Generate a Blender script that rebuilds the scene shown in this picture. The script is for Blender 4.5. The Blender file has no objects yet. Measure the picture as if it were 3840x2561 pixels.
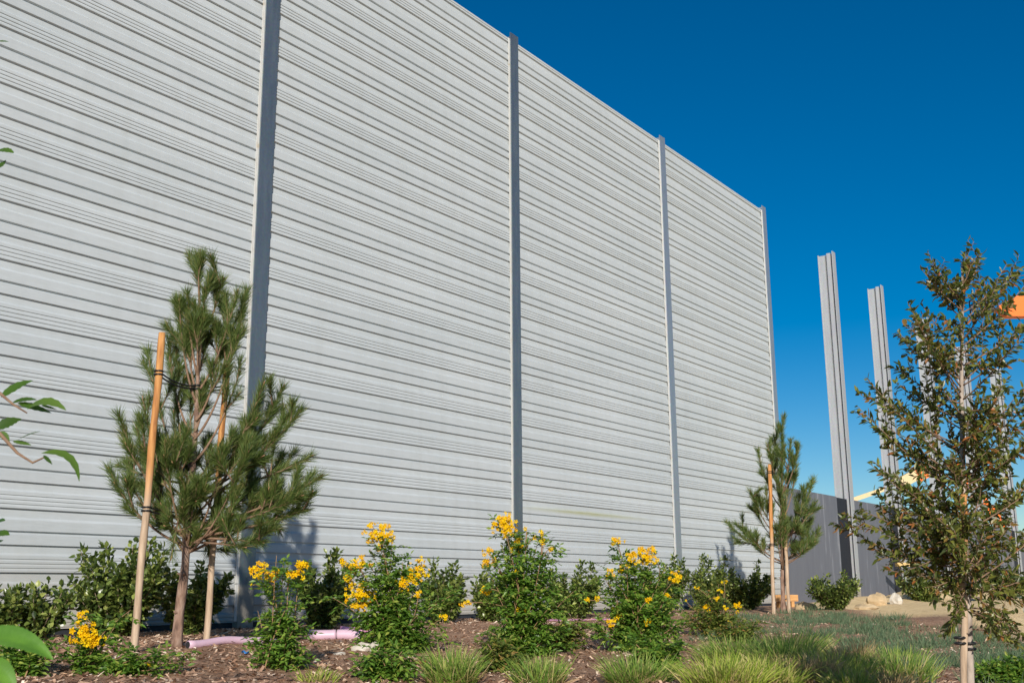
import bpy, math, random
import numpy as np
from mathutils import Vector, Matrix

R = math.radians
SC = bpy.context.scene
C = SC.collection
EYE = 0.80                      # camera height above the datum (heights "h" below are relative to the lens)

# ------------------------------------------------------------------ camera
PIT, ROLL = 0.224298, -0.0078243
cam_d = bpy.data.cameras.new("camera")
cam = bpy.data.objects.new("camera", cam_d); C.objects.link(cam)
cp, sp_, cr, sr = math.cos(PIT), math.sin(PIT), math.cos(ROLL), math.sin(ROLL)
xa = Vector((cr, -sr * sp_, sr * cp)); ya = Vector((-sr, -cr * sp_, cr * cp)); za = Vector((0, -cp, -sp_))
M = Matrix((xa, ya, za)).transposed().to_4x4(); M.translation = Vector((0, 0, EYE))
cam.matrix_world = M
cam_d.sensor_width = 36.0; cam_d.lens = 36.0 * 4084.12 / 3840.0
cam_d.clip_start = 0.05; cam_d.clip_end = 6000
cam_d.dof.use_dof = True; cam_d.dof.focus_distance = 9.5; cam_d.dof.aperture_fstop = 14.0
SC.camera = cam

# ------------------------------------------------------------------ sky, sun, exposure
SUN_EL = 22.5
wd = bpy.data.worlds.new("World"); SC.world = wd; wd.use_nodes = True
nt = wd.node_tree; nt.nodes.clear()
sky = nt.nodes.new("ShaderNodeTexSky"); sky.sky_type = 'NISHITA'; sky.sun_disc = False
sky.sun_elevation = R(SUN_EL); sky.sun_rotation = R(180); sky.air_density = 0.9; sky.dust_density = 0.15; sky.ozone_density = 3.0
hs = nt.nodes.new("ShaderNodeHueSaturation"); hs.inputs['Saturation'].default_value = 1.52; hs.inputs['Value'].default_value = 0.85
bg = nt.nodes.new("ShaderNodeBackground"); bg.inputs['Strength'].default_value = 0.10
wo = nt.nodes.new("ShaderNodeOutputWorld")
nt.links.new(sky.outputs[0], hs.inputs['Color']); nt.links.new(hs.outputs[0], bg.inputs['Color']); nt.links.new(bg.outputs[0], wo.inputs['Surface'])
sd = bpy.data.lights.new("sun", 'SUN'); sd.energy = 5.0; sd.angle = R(0.55); sd.color = (1.0, 0.93, 0.83)
sun = bpy.data.objects.new("sun", sd); C.objects.link(sun)
sun.rotation_euler = Vector((-0.028, math.cos(R(SUN_EL)), -math.sin(R(SUN_EL)))).to_track_quat('-Z', 'Y').to_euler()
sun.location = (0, -20, 12)
SC.view_settings.view_transform = 'Standard'; SC.view_settings.look = 'None'
SC.view_settings.exposure = 0.0; SC.view_settings.gamma = 1.0; SC.view_settings.use_curve_mapping = False
try:
    SC.cycles.max_bounces = 6; SC.cycles.transparent_max_bounces = 6
except Exception: pass

# ------------------------------------------------------------------ frames: s runs along the wall, v is the distance in front of it
TH = 0.620075; WD = 9.22798
ST, CT = math.sin(TH), math.cos(TH)
def xy(s, v): return (-(WD - v) * CT + s * ST, (WD - v) * ST + s * CT)
def sv(x, y): return (x * ST + y * CT, WD - (-x * CT + y * ST))
WROT = math.pi / 2 - TH
def sand_mask(s, v): return (s - 18.9) + 1.25 * (v - 2.0) + 0.9 * np.sin(s * 0.9 + v) + 0.6 * np.sin(v * 2.3 - s * 0.4)
def terr(s, v):
    """ground height relative to the lens"""
    s = np.asarray(s, float); v = np.asarray(v, float)
    h = -.36 - .016 * np.clip(v, 0, 2.5) - .055 * (np.clip(v, 2.5, 13) - 2.5)
    b = .014 * np.sin(s * 1.3 + v * .7) + .011 * np.sin(s * 2.9 - v * 1.9 + 1) + .008 * np.sin(s * 5.1 + v * 4.3) + .004 * np.sin(s * 13 + v * 9) + .004 * np.sin(-s * 11 + v * 14)
    h = h + b * np.clip((v - .3), 0, 1) * np.where((s > -5) & (s < 60), 1, 0)
    # spoil heaps in front of the unfinished stretch of wall
    for (ms, mv, rs, rv, hh) in ((25.2, 1.0, 1.6, .9, .16), (28.8, 1.6, 1.8, 1.1, .42), (32.5, 1.9, 2.6, 1.4, .46), (36.5, 2.6, 3.0, 1.7, .36), (27.0, 4.6, 4.0, 1.4, .16), (19.5, 5.4, 4.0, 1.3, .22), (22.0, 1.1, 1.2, .6, .06), (23.5, 4.0, 3.0, 1.5, .10)):
        h = h + hh * np.exp(-((s - ms) / rs) ** 2 - ((v - mv) / rv) ** 2)
    return h
def gz(x, y):
    s, v = sv(x, y); return float(terr(s, v)) + EYE

def WP(X, Y, zz):
    """point at forward distance zz seen at column X, row Y of the photograph (2351 x 1568); height relative to the lens"""
    u = (X * 1.63334 - 1920) / 4084.12; v = (Y * 1.63334 - 1280.5) / 4084.12
    uu = cr * u + sr * v; f = -(-sr * u + cr * v); fw = cp - f * sp_
    return np.array([uu / fw * zz, zz, (f * cp + sp_) / fw * zz])
def WZ(X, Y, zz): return WP(X, Y, zz) + np.array([0, 0, EYE])

# ------------------------------------------------------------------ mesh builder
class MB:
    def __init__(self): self.v = []; self.f = []; self.n = 0
    def add(self, V, F):
        V = np.asarray(V, float).reshape(-1, 3); F = [np.asarray(f, int) for f in (F if isinstance(F, list) else [F])]
        self.v.append(V)
        for f in F: self.f.append(f + self.n)
        self.n += len(V)
    def box(self, x0, x1, y0, y1, z0, z1):
        V = [(x, y, z) for x in (x0, x1) for y in (y0, y1) for z in (z0, z1)]
        self.add(V, np.array([(0, 1, 3, 2), (4, 6, 7, 5), (0, 4, 5, 1), (2, 3, 7, 6), (0, 2, 6, 4), (1, 5, 7, 3)]))
    def bar(self, a, b, wx, wz, up=(0, 0, 1)):
        a = np.array(a, float); b = np.array(b, float); t = b - a; t /= np.linalg.norm(t)
        u = np.array(up, float); s = np.cross(t, u); s /= np.linalg.norm(s); u = np.cross(s, t)
        V = [p + i * s * wx / 2 + j * u * wz / 2 for p in (a, b) for i in (-1, 1) for j in (-1, 1)]
        self.add(V, np.array([(0, 1, 3, 2), (4, 6, 7, 5), (0, 4, 5, 1), (2, 3, 7, 6), (0, 2, 6, 4), (1, 5, 7, 3)]))
    def tube(self, pts, rad, n=7, cap=True):
        P = np.asarray(pts, float); k = len(P); rad = np.broadcast_to(np.asarray(rad, float), (k,))
        T = np.gradient(P, axis=0); T /= (np.linalg.norm(T, axis=1)[:, None] + 1e-9)
        ref = np.array([1, .1, .05]) if abs(T[:, 0]).mean() < .7 else np.array([.05, .1, 1])
        A = np.cross(T, ref); A /= (np.linalg.norm(A, axis=1)[:, None] + 1e-9); B = np.cross(T, A)
        an = np.arange(n) * 2 * math.pi / n
        V = P[:, None, :] + rad[:, None, None] * (np.cos(an)[None, :, None] * A[:, None, :] + np.sin(an)[None, :, None] * B[:, None, :])
        F = []
        for i in range(k - 1):
            for j in range(n):
                F.append((i * n + j, i * n + (j + 1) % n, (i + 1) * n + (j + 1) % n, (i + 1) * n + j))
        fl = [np.array(F)]
        V = V.reshape(-1, 3)
        if cap:
            V = np.vstack([V, P[:1], P[-1:]])
            fl.append(np.array([(j + 1, j, k * n) if False else ((j + 1) % n, j, k * n) for j in range(n)]))
            fl.append(np.array([((k - 1) * n + j, (k - 1) * n + (j + 1) % n, k * n + 1) for j in range(n)]))
        self.add(V, fl)
    def leaves(self, pos, tdir, nrm, L, W, tmpl):
        TV, TF = tmpl
        pos = np.asarray(pos, float); N = len(pos)
        if N == 0: return
        t = tdir / (np.linalg.norm(tdir, axis=1)[:, None] + 1e-9)
        b = np.cross(nrm, t); b /= (np.linalg.norm(b, axis=1)[:, None] + 1e-9); n = np.cross(t, b)
        L = np.broadcast_to(np.asarray(L, float), (N,)); W = np.broadcast_to(np.asarray(W, float), (N,))
        V = pos[:, None, :] + L[:, None, None] * TV[None, :, 0, None] * t[:, None, :] + W[:, None, None] * TV[None, :, 1, None] * b[:, None, :] + L[:, None, None] * TV[None, :, 2, None] * n[:, None, :]
        k = len(TV); off = (np.arange(N) * k)
        self.add(V.reshape(-1, 3), [(off[:, None, None] + f[None]).reshape(-1, f.shape[1]) for f in TF])
    def build(self, name, mat, parent=None, smooth=False, loc=None, rotz=0.0, mat2=None):
        me = bpy.data.meshes.new(name)
        V = np.vstack(self.v) if self.v else np.zeros((0, 3))
        lens = np.concatenate([np.full(len(f), f.shape[1]) for f in self.f]); loops = np.concatenate([f.ravel() for f in self.f])
        me.vertices.add(len(V)); me.vertices.foreach_set("co", V.ravel())
        me.loops.add(len(loops)); me.loops.foreach_set("vertex_index", loops.astype(np.int32))
        st = np.concatenate([[0], np.cumsum(lens)[:-1]])
        me.polygons.add(len(lens)); me.polygons.foreach_set("loop_start", st.astype(np.int32)); me.polygons.foreach_set("loop_total", lens.astype(np.int32))
        me.polygons.foreach_set("use_smooth", np.full(len(lens), bool(smooth)))
        me.update(calc_edges=True); me.validate()
        me.materials.append(mat)
        if mat2:
            me.materials.append(mat2[0]); mi = np.zeros(len(lens), np.int32); mi[mat2[1]:] = 1; me.polygons.foreach_set('material_index', mi)
        o = bpy.data.objects.new(name, me); C.objects.link(o)
        if parent: o.parent = parent
        if loc is not None: o.location = loc
        o.rotation_euler = (0, 0, rotz)
        return o

def tag(o, label, cat, group=None, kind=None):
    if label: o['label'] = label
    if cat: o['category'] = cat
    if group: o['group'] = group
    if kind: o['kind'] = kind
    return o
def thing(name, label, cat, loc, rotz=0.0, group=None):
    o = bpy.data.objects.new(name, None); C.objects.link(o); o.location = loc; o.rotation_euler = (0, 0, rotz); o.empty_display_size = .2
    return tag(o, label, cat, group)

def tm(V, F3=None, F4=None):
    fl = []
    if F4: fl.append(np.array(F4))
    if F3: fl.append(np.array(F3))
    return (np.array(V, float), fl)
LEAF = tm([(0, 0, 0), (.3, -.5, .05), (.3, .5, .05), (.65, -.42, .02), (.65, .42, .02), (1, 0, -.10), (.3, 0, -.03), (.65, 0, -.04)],
          F3=[(0, 1, 6), (0, 6, 2), (3, 5, 7), (7, 5, 4)], F4=[(1, 3, 7, 6), (6, 7, 4, 2)])
LEAFLOW = tm([(0, 0, 0), (.45, -.5, .06), (.45, .5, .06), (1, 0, -.06)], F3=[(0, 1, 3), (0, 3, 2)])
NEEDLE = tm([(0, -.5, 0), (0, .5, 0), (.55, .45, .02), (.55, -.45, .02), (1, 0, -.03)], F3=[(3, 2, 4)], F4=[(0, 1, 2, 3)])
BLADE = tm([(0, -.5, 0), (0, .5, 0), (.4, .45, .05), (.4, -.45, .05), (.75, .3, .02), (.75, -.3, .02), (1, 0, -.10)], F3=[(5, 4, 6)], F4=[(0, 1, 2, 3), (3, 2, 4, 5)])
def petal_flower():
    V = [(0, 0, 0)]; F = []
    for k in range(5):
        a = 2 * math.pi * k / 5
        for da, r, z in ((-.5, .62, .12), (0, 1.0, .02), (.5, .62, .12)):
            V.append((.25 + z * 1.2, r * .5 * math.cos(a + da), r * .5 * math.sin(a + da)))
        i = 1 + 3 * k; F.append((0, i, i + 1, i + 2))
    return (np.array(V), [np.array(F)])
FLOWER = petal_flower()
def unit(a): return a / (np.linalg.norm(a, axis=-1, keepdims=True) + 1e-9)
def bez(a, b, c, n):
    t = np.linspace(0, 1, n)[:, None]; a, b, c = map(lambda q: np.asarray(q, float), (a, b, c))
    return a * (1 - t) ** 2 + 2 * b * t * (1 - t) + c * t * t

# ------------------------------------------------------------------ materials
def newmat(name):
    m = bpy.data.materials.new(name); m.use_nodes = True
    n = m.node_tree.nodes; l = m.node_tree.links
    return m, n, l, n['Principled BSDF'], n['Material Output']
def ramp(n, stops):
    r = n.new("ShaderNodeValToRGB"); e = r.color_ramp.elements
    e[0].position, e[0].color = stops[0][0], (*stops[0][1], 1); e[1].position, e[1].color = stops[-1][0], (*stops[-1][1], 1)
    for p, c in stops[1:-1]:
        q = e.new(p); q.color = (*c, 1)
    return r
def mat_noise(name, stops, scale=8.0, rough=.7, metal=0.0, bump=0.0, detail=6.0, stretch=(1, 1, 1), spec=None):
    m, n, l, b, o = newmat(name)
    tc = n.new("ShaderNodeTexCoord"); mp = n.new("ShaderNodeMapping"); mp.inputs['Scale'].default_value = stretch
    nz = n.new("ShaderNodeTexNoise"); nz.inputs['Scale'].default_value = scale; nz.inputs['Detail'].default_value = detail
    r = ramp(n, stops)
    l.new(tc.outputs['Object'], mp.inputs[0]); l.new(mp.outputs[0], nz.inputs['Vector']); l.new(nz.outputs['Fac'], r.inputs[0]); l.new(r.outputs[0], b.inputs['Base Color'])
    b.inputs['Roughness'].default_value = rough; b.inputs['Metallic'].default_value = metal
    if spec is not None: b.inputs['Specular IOR Level'].default_value = spec
    if bump:
        bp = n.new("ShaderNodeBump"); bp.inputs['Strength'].default_value = bump; bp.inputs['Distance'].default_value = .02
        l.new(nz.outputs['Fac'], bp.inputs['Height']); l.new(bp.outputs[0], b.inputs['Normal'])
    return m
def mat_leaf(name, stops, rough=.45, trans=.3, tcol=(.25, .4, .05), spec=.5):
    m, n, l, b, o = newmat(name)
    g = n.new("ShaderNodeNewGeometry"); r = ramp(n, stops)
    l.new(g.outputs['Random Per Island'], r.inputs[0]); l.new(r.outputs[0], b.inputs['Base Color'])
    b.inputs['Roughness'].default_value = rough; b.inputs['Specular IOR Level'].default_value = spec
    if trans > 0:
        t = n.new("ShaderNodeBsdfTranslucent"); t.inputs[0].default_value = (*tcol, 1)
        mx = n.new("ShaderNodeMixShader"); mx.inputs[0].default_value = trans
        l.new(b.outputs[0], mx.inputs[1]); l.new(t.outputs[0], mx.inputs[2]); l.new(mx.outputs[0], o.inputs[0])
    return m

BOTH_Z = -.305 + EYE
def mat_panel():
    m, n, l, b, o = newmat("painted_ribbed_metal")
    tc = n.new("ShaderNodeTexCoord")
    nz = n.new("ShaderNodeTexNoise"); nz.inputs['Scale'].default_value = .7; nz.inputs['Detail'].default_value = 5
    mp = n.new("ShaderNodeMapping"); mp.inputs['Scale'].default_value = (.5, 1, 2.2); l.new(tc.outputs['Object'], mp.inputs[0]); l.new(mp.outputs[0], nz.inputs['Vector'])
    r = ramp(n, [(.3, (.515, .556, .575)), (.7, (.575, .612, .63))])
    l.new(nz.outputs['Fac'], r.inputs[0])
    # fine dust speckle
    n2 = n.new("ShaderNodeTexNoise"); n2.inputs['Scale'].default_value = 9; n2.inputs['Detail'].default_value = 8; n2.inputs['Roughness'].default_value = .7
    mp2 = n.new("ShaderNodeMapping"); mp2.inputs['Scale'].default_value = (.5, 1, 5); l.new(tc.outputs['Object'], mp2.inputs[0]); l.new(mp2.outputs[0], n2.inputs['Vector'])
    r2 = ramp(n, [(.35, (.93, .93, .92)), (.6, (1, 1, 1))]); l.new(n2.outputs['Fac'], r2.inputs[0])
    mx = n.new("ShaderNodeMixRGB"); mx.blend_type = 'MULTIPLY'; mx.inputs[0].default_value = 1
    l.new(r.outputs[0], mx.inputs[1]); l.new(r2.outputs[0], mx.inputs[2])
    # greenish water stain lying on one rib between two posts
    sx = n.new("ShaderNodeSeparateXYZ"); l.new(tc.outputs['Object'], sx.inputs[0])
    def band(sock, c, w):
        a = n.new("ShaderNodeMath"); a.operation = 'SUBTRACT'; l.new(sock, a.inputs[0]); a.inputs[1].default_value = c
        q = n.new("ShaderNodeMath"); q.operation = 'ABSOLUTE'; l.new(a.outputs[0], q.inputs[0])
        k = n.new("ShaderNodeMapRange"); l.new(q.outputs[0], k.inputs[0]); k.inputs[1].default_value = 0; k.inputs[2].default_value = w; k.inputs[3].default_value = 1; k.inputs[4].default_value = 0
        return k.outputs[0]
    bz = band(sx.outputs['Z'], .735 + .5533 * .80 + EYE, .05); bx = band(sx.outputs['X'], 15.0, 2.3)
    mu = n.new("ShaderNodeMath"); mu.operation = 'MULTIPLY'; l.new(bz, mu.inputs[0]); l.new(bx, mu.inputs[1])
    mu2 = n.new("ShaderNodeMath"); mu2.operation = 'MULTIPLY'; l.new(mu.outputs[0], mu2.inputs[0]); l.new(n2.outputs['Fac'], mu2.inputs[1])
    mu3 = n.new("ShaderNodeMath"); mu3.operation = 'MULTIPLY'; mu3.use_clamp = True; l.new(mu2.outputs[0], mu3.inputs[0]); mu3.inputs[1].default_value = 2.4
    ms = n.new("ShaderNodeMixRGB"); l.new(mu3.outputs[0], ms.inputs[0]); l.new(mx.outputs[0], ms.inputs[1]); ms.inputs[2].default_value = (.42, .43, .27, 1)
    n3 = n.new("ShaderNodeTexNoise"); n3.inputs['Scale'].default_value = 3; n3.inputs['Detail'].default_value = 6
    mp3 = n.new("ShaderNodeMapping"); mp3.inputs['Scale'].default_value = (2.2, 1, .12); l.new(tc.outputs['Object'], mp3.inputs[0]); l.new(mp3.outputs[0], n3.inputs['Vector'])
    r3 = ramp(n, [(.45, (1, 1, 1)), (.75, (.95, .945, .935))]); l.new(n3.outputs['Fac'], r3.inputs[0])
    m3 = n.new("ShaderNodeMixRGB"); m3.blend_type = 'MULTIPLY'; m3.inputs[0].default_value = 1; l.new(ms.outputs[0], m3.inputs[1]); l.new(r3.outputs[0], m3.inputs[2])
    zd = n.new("ShaderNodeMath"); zd.operation = 'MULTIPLY_ADD'; l.new(n2.outputs['Fac'], zd.inputs[0]); zd.inputs[1].default_value = -.9; l.new(sx.outputs['Z'], zd.inputs[2])
    kd = n.new("ShaderNodeMapRange"); l.new(zd.outputs[0], kd.inputs[0]); kd.inputs[1].default_value = BOTH_Z - .45; kd.inputs[2].default_value = BOTH_Z + .25; kd.inputs[3].default_value = .55; kd.inputs[4].default_value = 0
    m4 = n.new("ShaderNodeMixRGB"); l.new(kd.outputs[0], m4.inputs[0]); l.new(m3.outputs[0], m4.inputs[1]); m4.inputs[2].default_value = (.40, .33, .24, 1)
    l.new(m4.outputs[0], b.inputs['Base Color']); b.inputs['Roughness'].default_value = .42; b.inputs['Specular IOR Level'].default_value = .4
    return m
def mat_galv(name, c0, c1, metal=.85, rough=.42, dirt_h=None):
    m, n, l, b, o = newmat(name)
    tc = n.new("ShaderNodeTexCoord"); mp = n.new("ShaderNodeMapping"); mp.inputs['Scale'].default_value = (6, 6, .8); l.new(tc.outputs['Object'], mp.inputs[0])
    nz = n.new("ShaderNodeTexNoise"); nz.inputs['Scale'].default_value = 2.2; nz.inputs['Detail'].default_value = 8; nz.inputs['Roughness'].default_value = .65
    l.new(mp.outputs[0], nz.inputs['Vector']); r = ramp(n, [(.3, c0), (.7, c1)]); l.new(nz.outputs['Fac'], r.inputs[0])
    vo = n.new("ShaderNodeTexVoronoi"); vo.inputs['Scale'].default_value = 45; l.new(tc.outputs['Object'], vo.inputs['Vector'])
    mx = n.new("ShaderNodeMixRGB"); mx.blend_type = 'MULTIPLY'; mx.inputs[0].default_value = .14; l.new(r.outputs[0], mx.inputs[1]); l.new(vo.outputs['Color'], mx.inputs[2])
    col = mx.outputs[0]
    rr = n.new("ShaderNodeMapRange"); l.new(nz.outputs['Fac'], rr.inputs[0]); rr.inputs[3].default_value = rough - .08; rr.inputs[4].default_value = rough + .14
    l.new(rr.outputs[0], b.inputs['Roughness'])
    if dirt_h is not None:
        sx = n.new("ShaderNodeSeparateXYZ"); l.new(tc.outputs['Object'], sx.inputs[0])
        ad = n.new("ShaderNodeMath"); ad.operation = 'MULTIPLY_ADD'; l.new(nz.outputs['Fac'], ad.inputs[0]); ad.inputs[1].default_value = -.12; l.new(sx.outputs['Z'], ad.inputs[2])
        k = n.new("ShaderNodeMapRange"); l.new(ad.outputs[0], k.inputs[0]); k.inputs[1].default_value = dirt_h - .07; k.inputs[2].default_value = dirt_h - .03; k.inputs[3].default_value = 1; k.inputs[4].default_value = 0
        md = n.new("ShaderNodeMixRGB"); l.new(k.outputs[0], md.inputs[0]); l.new(col, md.inputs[1]); md.inputs[2].default_value = (.36, .33, .28, 1); col = md.outputs[0]
        mm = n.new("ShaderNodeMath"); mm.operation = 'MULTIPLY_ADD'; l.new(k.outputs[0], mm.inputs[0]); mm.inputs[1].default_value = -metal; mm.inputs[2].default_value = metal
        l.new(mm.outputs[0], b.inputs['Metallic'])
    else: b.inputs['Metallic'].default_value = metal
    l.new(col, b.inputs['Base Color'])
    return m
def mat_ground():
    m, n, l, b, o = newmat("mulch_and_sand")
    tc = n.new("ShaderNodeTexCoord")
    def noise(sc, det=8, rg=.6):
        z = n.new("ShaderNodeTexNoise"); z.inputs['Scale'].default_value = sc; z.inputs['Detail'].default_value = det; z.inputs['Roughness'].default_value = rg
        l.new(tc.outputs['Object'], z.inputs['Vector']); return z
    nf = noise(26, 10, .7); nb = noise(1.4, 4)
    mul = ramp(n, [(.25, (.12, .068, .044)), (.42, (.34, .20, .13)), (.6, (.50, .33, .225)), (.8, (.66, .49, .35))]); l.new(nf.outputs['Fac'], mul.inputs[0])
    big = ramp(n, [(.35, (.75, .72, .7)), (.65, (1.1, 1.08, 1.05))]); l.new(nb.outputs['Fac'], big.inputs[0])
    m1 = n.new("ShaderNodeMixRGB"); m1.blend_type = 'MULTIPLY'; m1.inputs[0].default_value = 1; l.new(mul.outputs[0], m1.inputs[1]); l.new(big.outputs[0], m1.inputs[2])
    ns = noise(7, 10, .72); sa = ramp(n, [(.3, (.60, .43, .22)), (.5, (.82, .61, .33)), (.75, (.88, .71, .44))]); l.new(ns.outputs['Fac'], sa.inputs[0])
    at = n.new("ShaderNodeAttribute"); at.attribute_name = "sandiness"
    ad = n.new("ShaderNodeMath"); ad.operation = 'MULTIPLY_ADD'; l.new(nf.outputs['Fac'], ad.inputs[0]); ad.inputs[1].default_value = .8; l.new(at.outputs['Fac'], ad.inputs[2])
    k = n.new("ShaderNodeMapRange"); l.new(ad.outputs[0], k.inputs[0]); k.inputs[1].default_value = .75; k.inputs[2].default_value = 1.05
    mx = n.new("ShaderNodeMixRGB"); l.new(k.outputs[0], mx.inputs[0]); l.new(m1.outputs[0], mx.inputs[1]); l.new(sa.outputs[0], mx.inputs[2])
    l.new(mx.outputs[0], b.inputs['Base Color']); b.inputs['Roughness'].default_value = .95; b.inputs['Specular IOR Level'].default_value = .15
    bp = n.new("ShaderNodeBump"); bp.inputs['Strength'].default_value = .9; bp.inputs['Distance'].default_value = .03; l.new(nf.outputs['Fac'], bp.inputs['Height']); l.new(bp.outputs[0], b.inputs['Normal'])
    return m
def mat_plain(name, c, rough=.5, metal=0.0, var=.12, scale=14, bump=0.0):
    d = tuple(max(0, x * (1 - var)) for x in c); u = tuple(min(1, x * (1 + var)) for x in c)
    return mat_noise(name, [(.3, d), (.7, u)], scale, rough, metal, bump)

m_panel = mat_panel()
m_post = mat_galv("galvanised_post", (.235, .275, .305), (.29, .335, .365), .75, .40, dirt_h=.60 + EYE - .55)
m_post_sheen = mat_galv("galvanised_post_bright_sheen", (.46, .50, .54), (.52, .56, .60), .7, .40, dirt_h=.60 + EYE - .25)  # same steel as the near posts, brighter reflection put into its colour
m_tallpost = mat_galv("sunlit_galvanised_post", (.47, .485, .50), (.53, .545, .56), .3, .48, dirt_h=.62)  # galvanised steel, paler because more lit; that light is in the colour
m_trim = mat_noise("edge_trim_paint", [(.2, (.50, .40, .26)), (.36, (.62, .60, .55)), (.7, (.68, .68, .66))], 11, .5)
m_dark = mat_plain("shaded_base_rail", (.03, .035, .045), .6)  # shade on the rail and gap below the panels, put into its colour
m_grey = mat_noise("dark_grey_panel", [(.3, (.13, .137, .163)), (.60, (.15, .158, .185)), (.74, (.32, .33, .36))], 3.4, .55, stretch=(1.6, 1, .25))
m_strip = mat_plain("near_black_strip", (.012, .014, .022), .6)  # near-black strip between each grey panel's end and the next post
m_ground = mat_ground()
m_chip = mat_leaf("wood_chips", [(0, (.10, .056, .036)), (.25, (.30, .175, .115)), (.65, (.52, .34, .235)), (.9, (.70, .52, .37)), (1, (.85, .73, .60))], .9, 0, spec=.15)
m_needle = mat_leaf("pine_needles", [(0, (.045, .078, .02)), (.5, (.10, .155, .036)), (.85, (.18, .24, .06)), (1, (.32, .23, .10))], .5, .22, (.20, .30, .06), .35)
m_bark = mat_noise("pine_bark", [(.3, (.10, .06, .042)), (.5, (.25, .155, .11)), (.7, (.38, .27, .21))], 24, .9, bump=.8, stretch=(1, 1, .35))
m_twig = mat_noise("twig_bark", [(.3, (.16, .095, .06)), (.7, (.30, .19, .12))], 30, .85)
m_bud = mat_plain("pine_buds", (.42, .22, .12), .7)
def mat_stake(th=1.25):
    m, n, l, b, o = newmat("pine_stake_wood")
    tc = n.new("ShaderNodeTexCoord"); mp = n.new("ShaderNodeMapping"); mp.inputs['Scale'].default_value = (9, 9, 1.2); l.new(tc.outputs['Object'], mp.inputs[0])
    nz = n.new("ShaderNodeTexNoise"); nz.inputs['Scale'].default_value = 4; nz.inputs['Detail'].default_value = 7; l.new(mp.outputs[0], nz.inputs['Vector'])
    lo = ramp(n, [(.28, (.22, .15, .10)), (.42, (.42, .30, .20)), (.7, (.60, .46, .33))]); hi = ramp(n, [(.28, (.26, .10, .03)), (.42, (.46, .20, .06)), (.7, (.64, .33, .11))])
    l.new(nz.outputs['Fac'], lo.inputs[0]); l.new(nz.outputs['Fac'], hi.inputs[0])
    sx = n.new("ShaderNodeSeparateXYZ"); l.new(tc.outputs['Object'], sx.inputs[0])
    ad = n.new("ShaderNodeMath"); ad.operation = 'MULTIPLY_ADD'; l.new(nz.outputs['Fac'], ad.inputs[0]); ad.inputs[1].default_value = .5; l.new(sx.outputs['Z'], ad.inputs[2])
    k = n.new("ShaderNodeMapRange"); l.new(ad.outputs[0], k.inputs[0]); k.inputs[1].default_value = th; k.inputs[2].default_value = th + .35
    mx = n.new("ShaderNodeMixRGB"); l.new(k.outputs[0], mx.inputs[0]); l.new(lo.outputs[0], mx.inputs[1]); l.new(hi.outputs[0], mx.inputs[2])
    l.new(mx.outputs[0], b.inputs['Base Color']); b.inputs['Roughness'].default_value = .8
    bp = n.new("ShaderNodeBump"); bp.inputs['Strength'].default_value = .4; bp.inputs['Distance'].default_value = .01; l.new(nz.outputs['Fac'], bp.inputs['Height']); l.new(bp.outputs[0], b.inputs['Normal'])
    return m
m_stake = mat_stake(); m_stake2 = mat_stake(.85)
m_rubber = mat_plain("black_rubber_strap", (.015, .015, .016), .5)
m_hedge = mat_leaf("glossy_hedge_leaves", [(0, (.025, .045, .013)), (.4, (.065, .10, .022)), (.75, (.16, .215, .045)), (1, (.36, .40, .11))], .32, .18, (.22, .33, .05), .5)  # palest yellow-green leaves carry the sun's glints as leaf colour
m_hedgestem = mat_plain("hedge_stems", (.20, .15, .10), .85)
m_tleaf = mat_leaf("trumpet_bush_leaves", [(0, (.05, .115, .016)), (.5, (.115, .225, .028)), (.85, (.21, .32, .045)), (1, (.36, .38, .07))], .45, .3, (.22, .42, .04), .4)
m_tleaf2 = mat_leaf("trumpet_bush_olive_leaves", [(0, (.05, .09, .02)), (.5, (.13, .175, .03)), (.85, (.22, .25, .045)), (1, (.38, .20, .07))], .5, .3, (.25, .36, .05), .35)
m_tstem = mat_plain("trumpet_bush_stems", (.30, .18, .09), .8)
m_flower = mat_leaf("yellow_petals", [(0, (.78, .42, .004)), (.5, (.88, .58, .006)), (1, (.93, .68, .012))], .7, .25, (.95, .66, .01), .1)
m_rtleaf = mat_leaf("russet_tree_leaves", [(0, (.022, .042, .011)), (.45, (.085, .11, .021)), (.84, (.21, .22, .042)), (.93, (.22, .12, .035)), (1, (.36, .12, .035))], .38, .25, (.32, .34, .06), .45)
m_rtbark = mat_noise("young_tree_bark", [(.3, (.20, .155, .12)), (.55, (.42, .35, .29)), (.8, (.55, .48, .42))], 22, .85, bump=.4, stretch=(1, 1, .4))
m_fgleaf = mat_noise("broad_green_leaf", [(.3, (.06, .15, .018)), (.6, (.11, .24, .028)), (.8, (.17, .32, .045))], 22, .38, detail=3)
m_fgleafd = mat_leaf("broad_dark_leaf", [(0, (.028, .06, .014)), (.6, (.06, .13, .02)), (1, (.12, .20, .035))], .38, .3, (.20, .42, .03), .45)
m_grass = mat_leaf("clump_grass", [(0, (.10, .20, .03)), (.5, (.24, .38, .06)), (.8, (.38, .46, .10)), (.92, (.55, .46, .18)), (1, (.70, .56, .29))], .55, .38, (.25, .38, .08), .3)
m_grassy = mat_leaf("dry_tipped_grass", [(0, (.15, .26, .03)), (.5, (.38, .50, .06)), (.78, (.56, .56, .14)), (1, (.78, .62, .30))], .6, .38, (.36, .38, .1), .3)
m_dry = mat_leaf("tan_dry_grass", [(0, (.20, .16, .06)), (.4, (.36, .25, .11)), (1, (.55, .40, .22))], .7, .25, (.45, .34, .14), .2)
m_cover = mat_leaf("blue_green_ground_cover", [(0, (.055, .10, .055)), (.55, (.12, .185, .10)), (.92, (.19, .26, .14)), (1, (.34, .29, .17))], .6, .25, (.18, .26, .10), .25)
m_lav = mat_plain("lavender_pipe_plastic", (.62, .43, .53), .45, var=.06)
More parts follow.
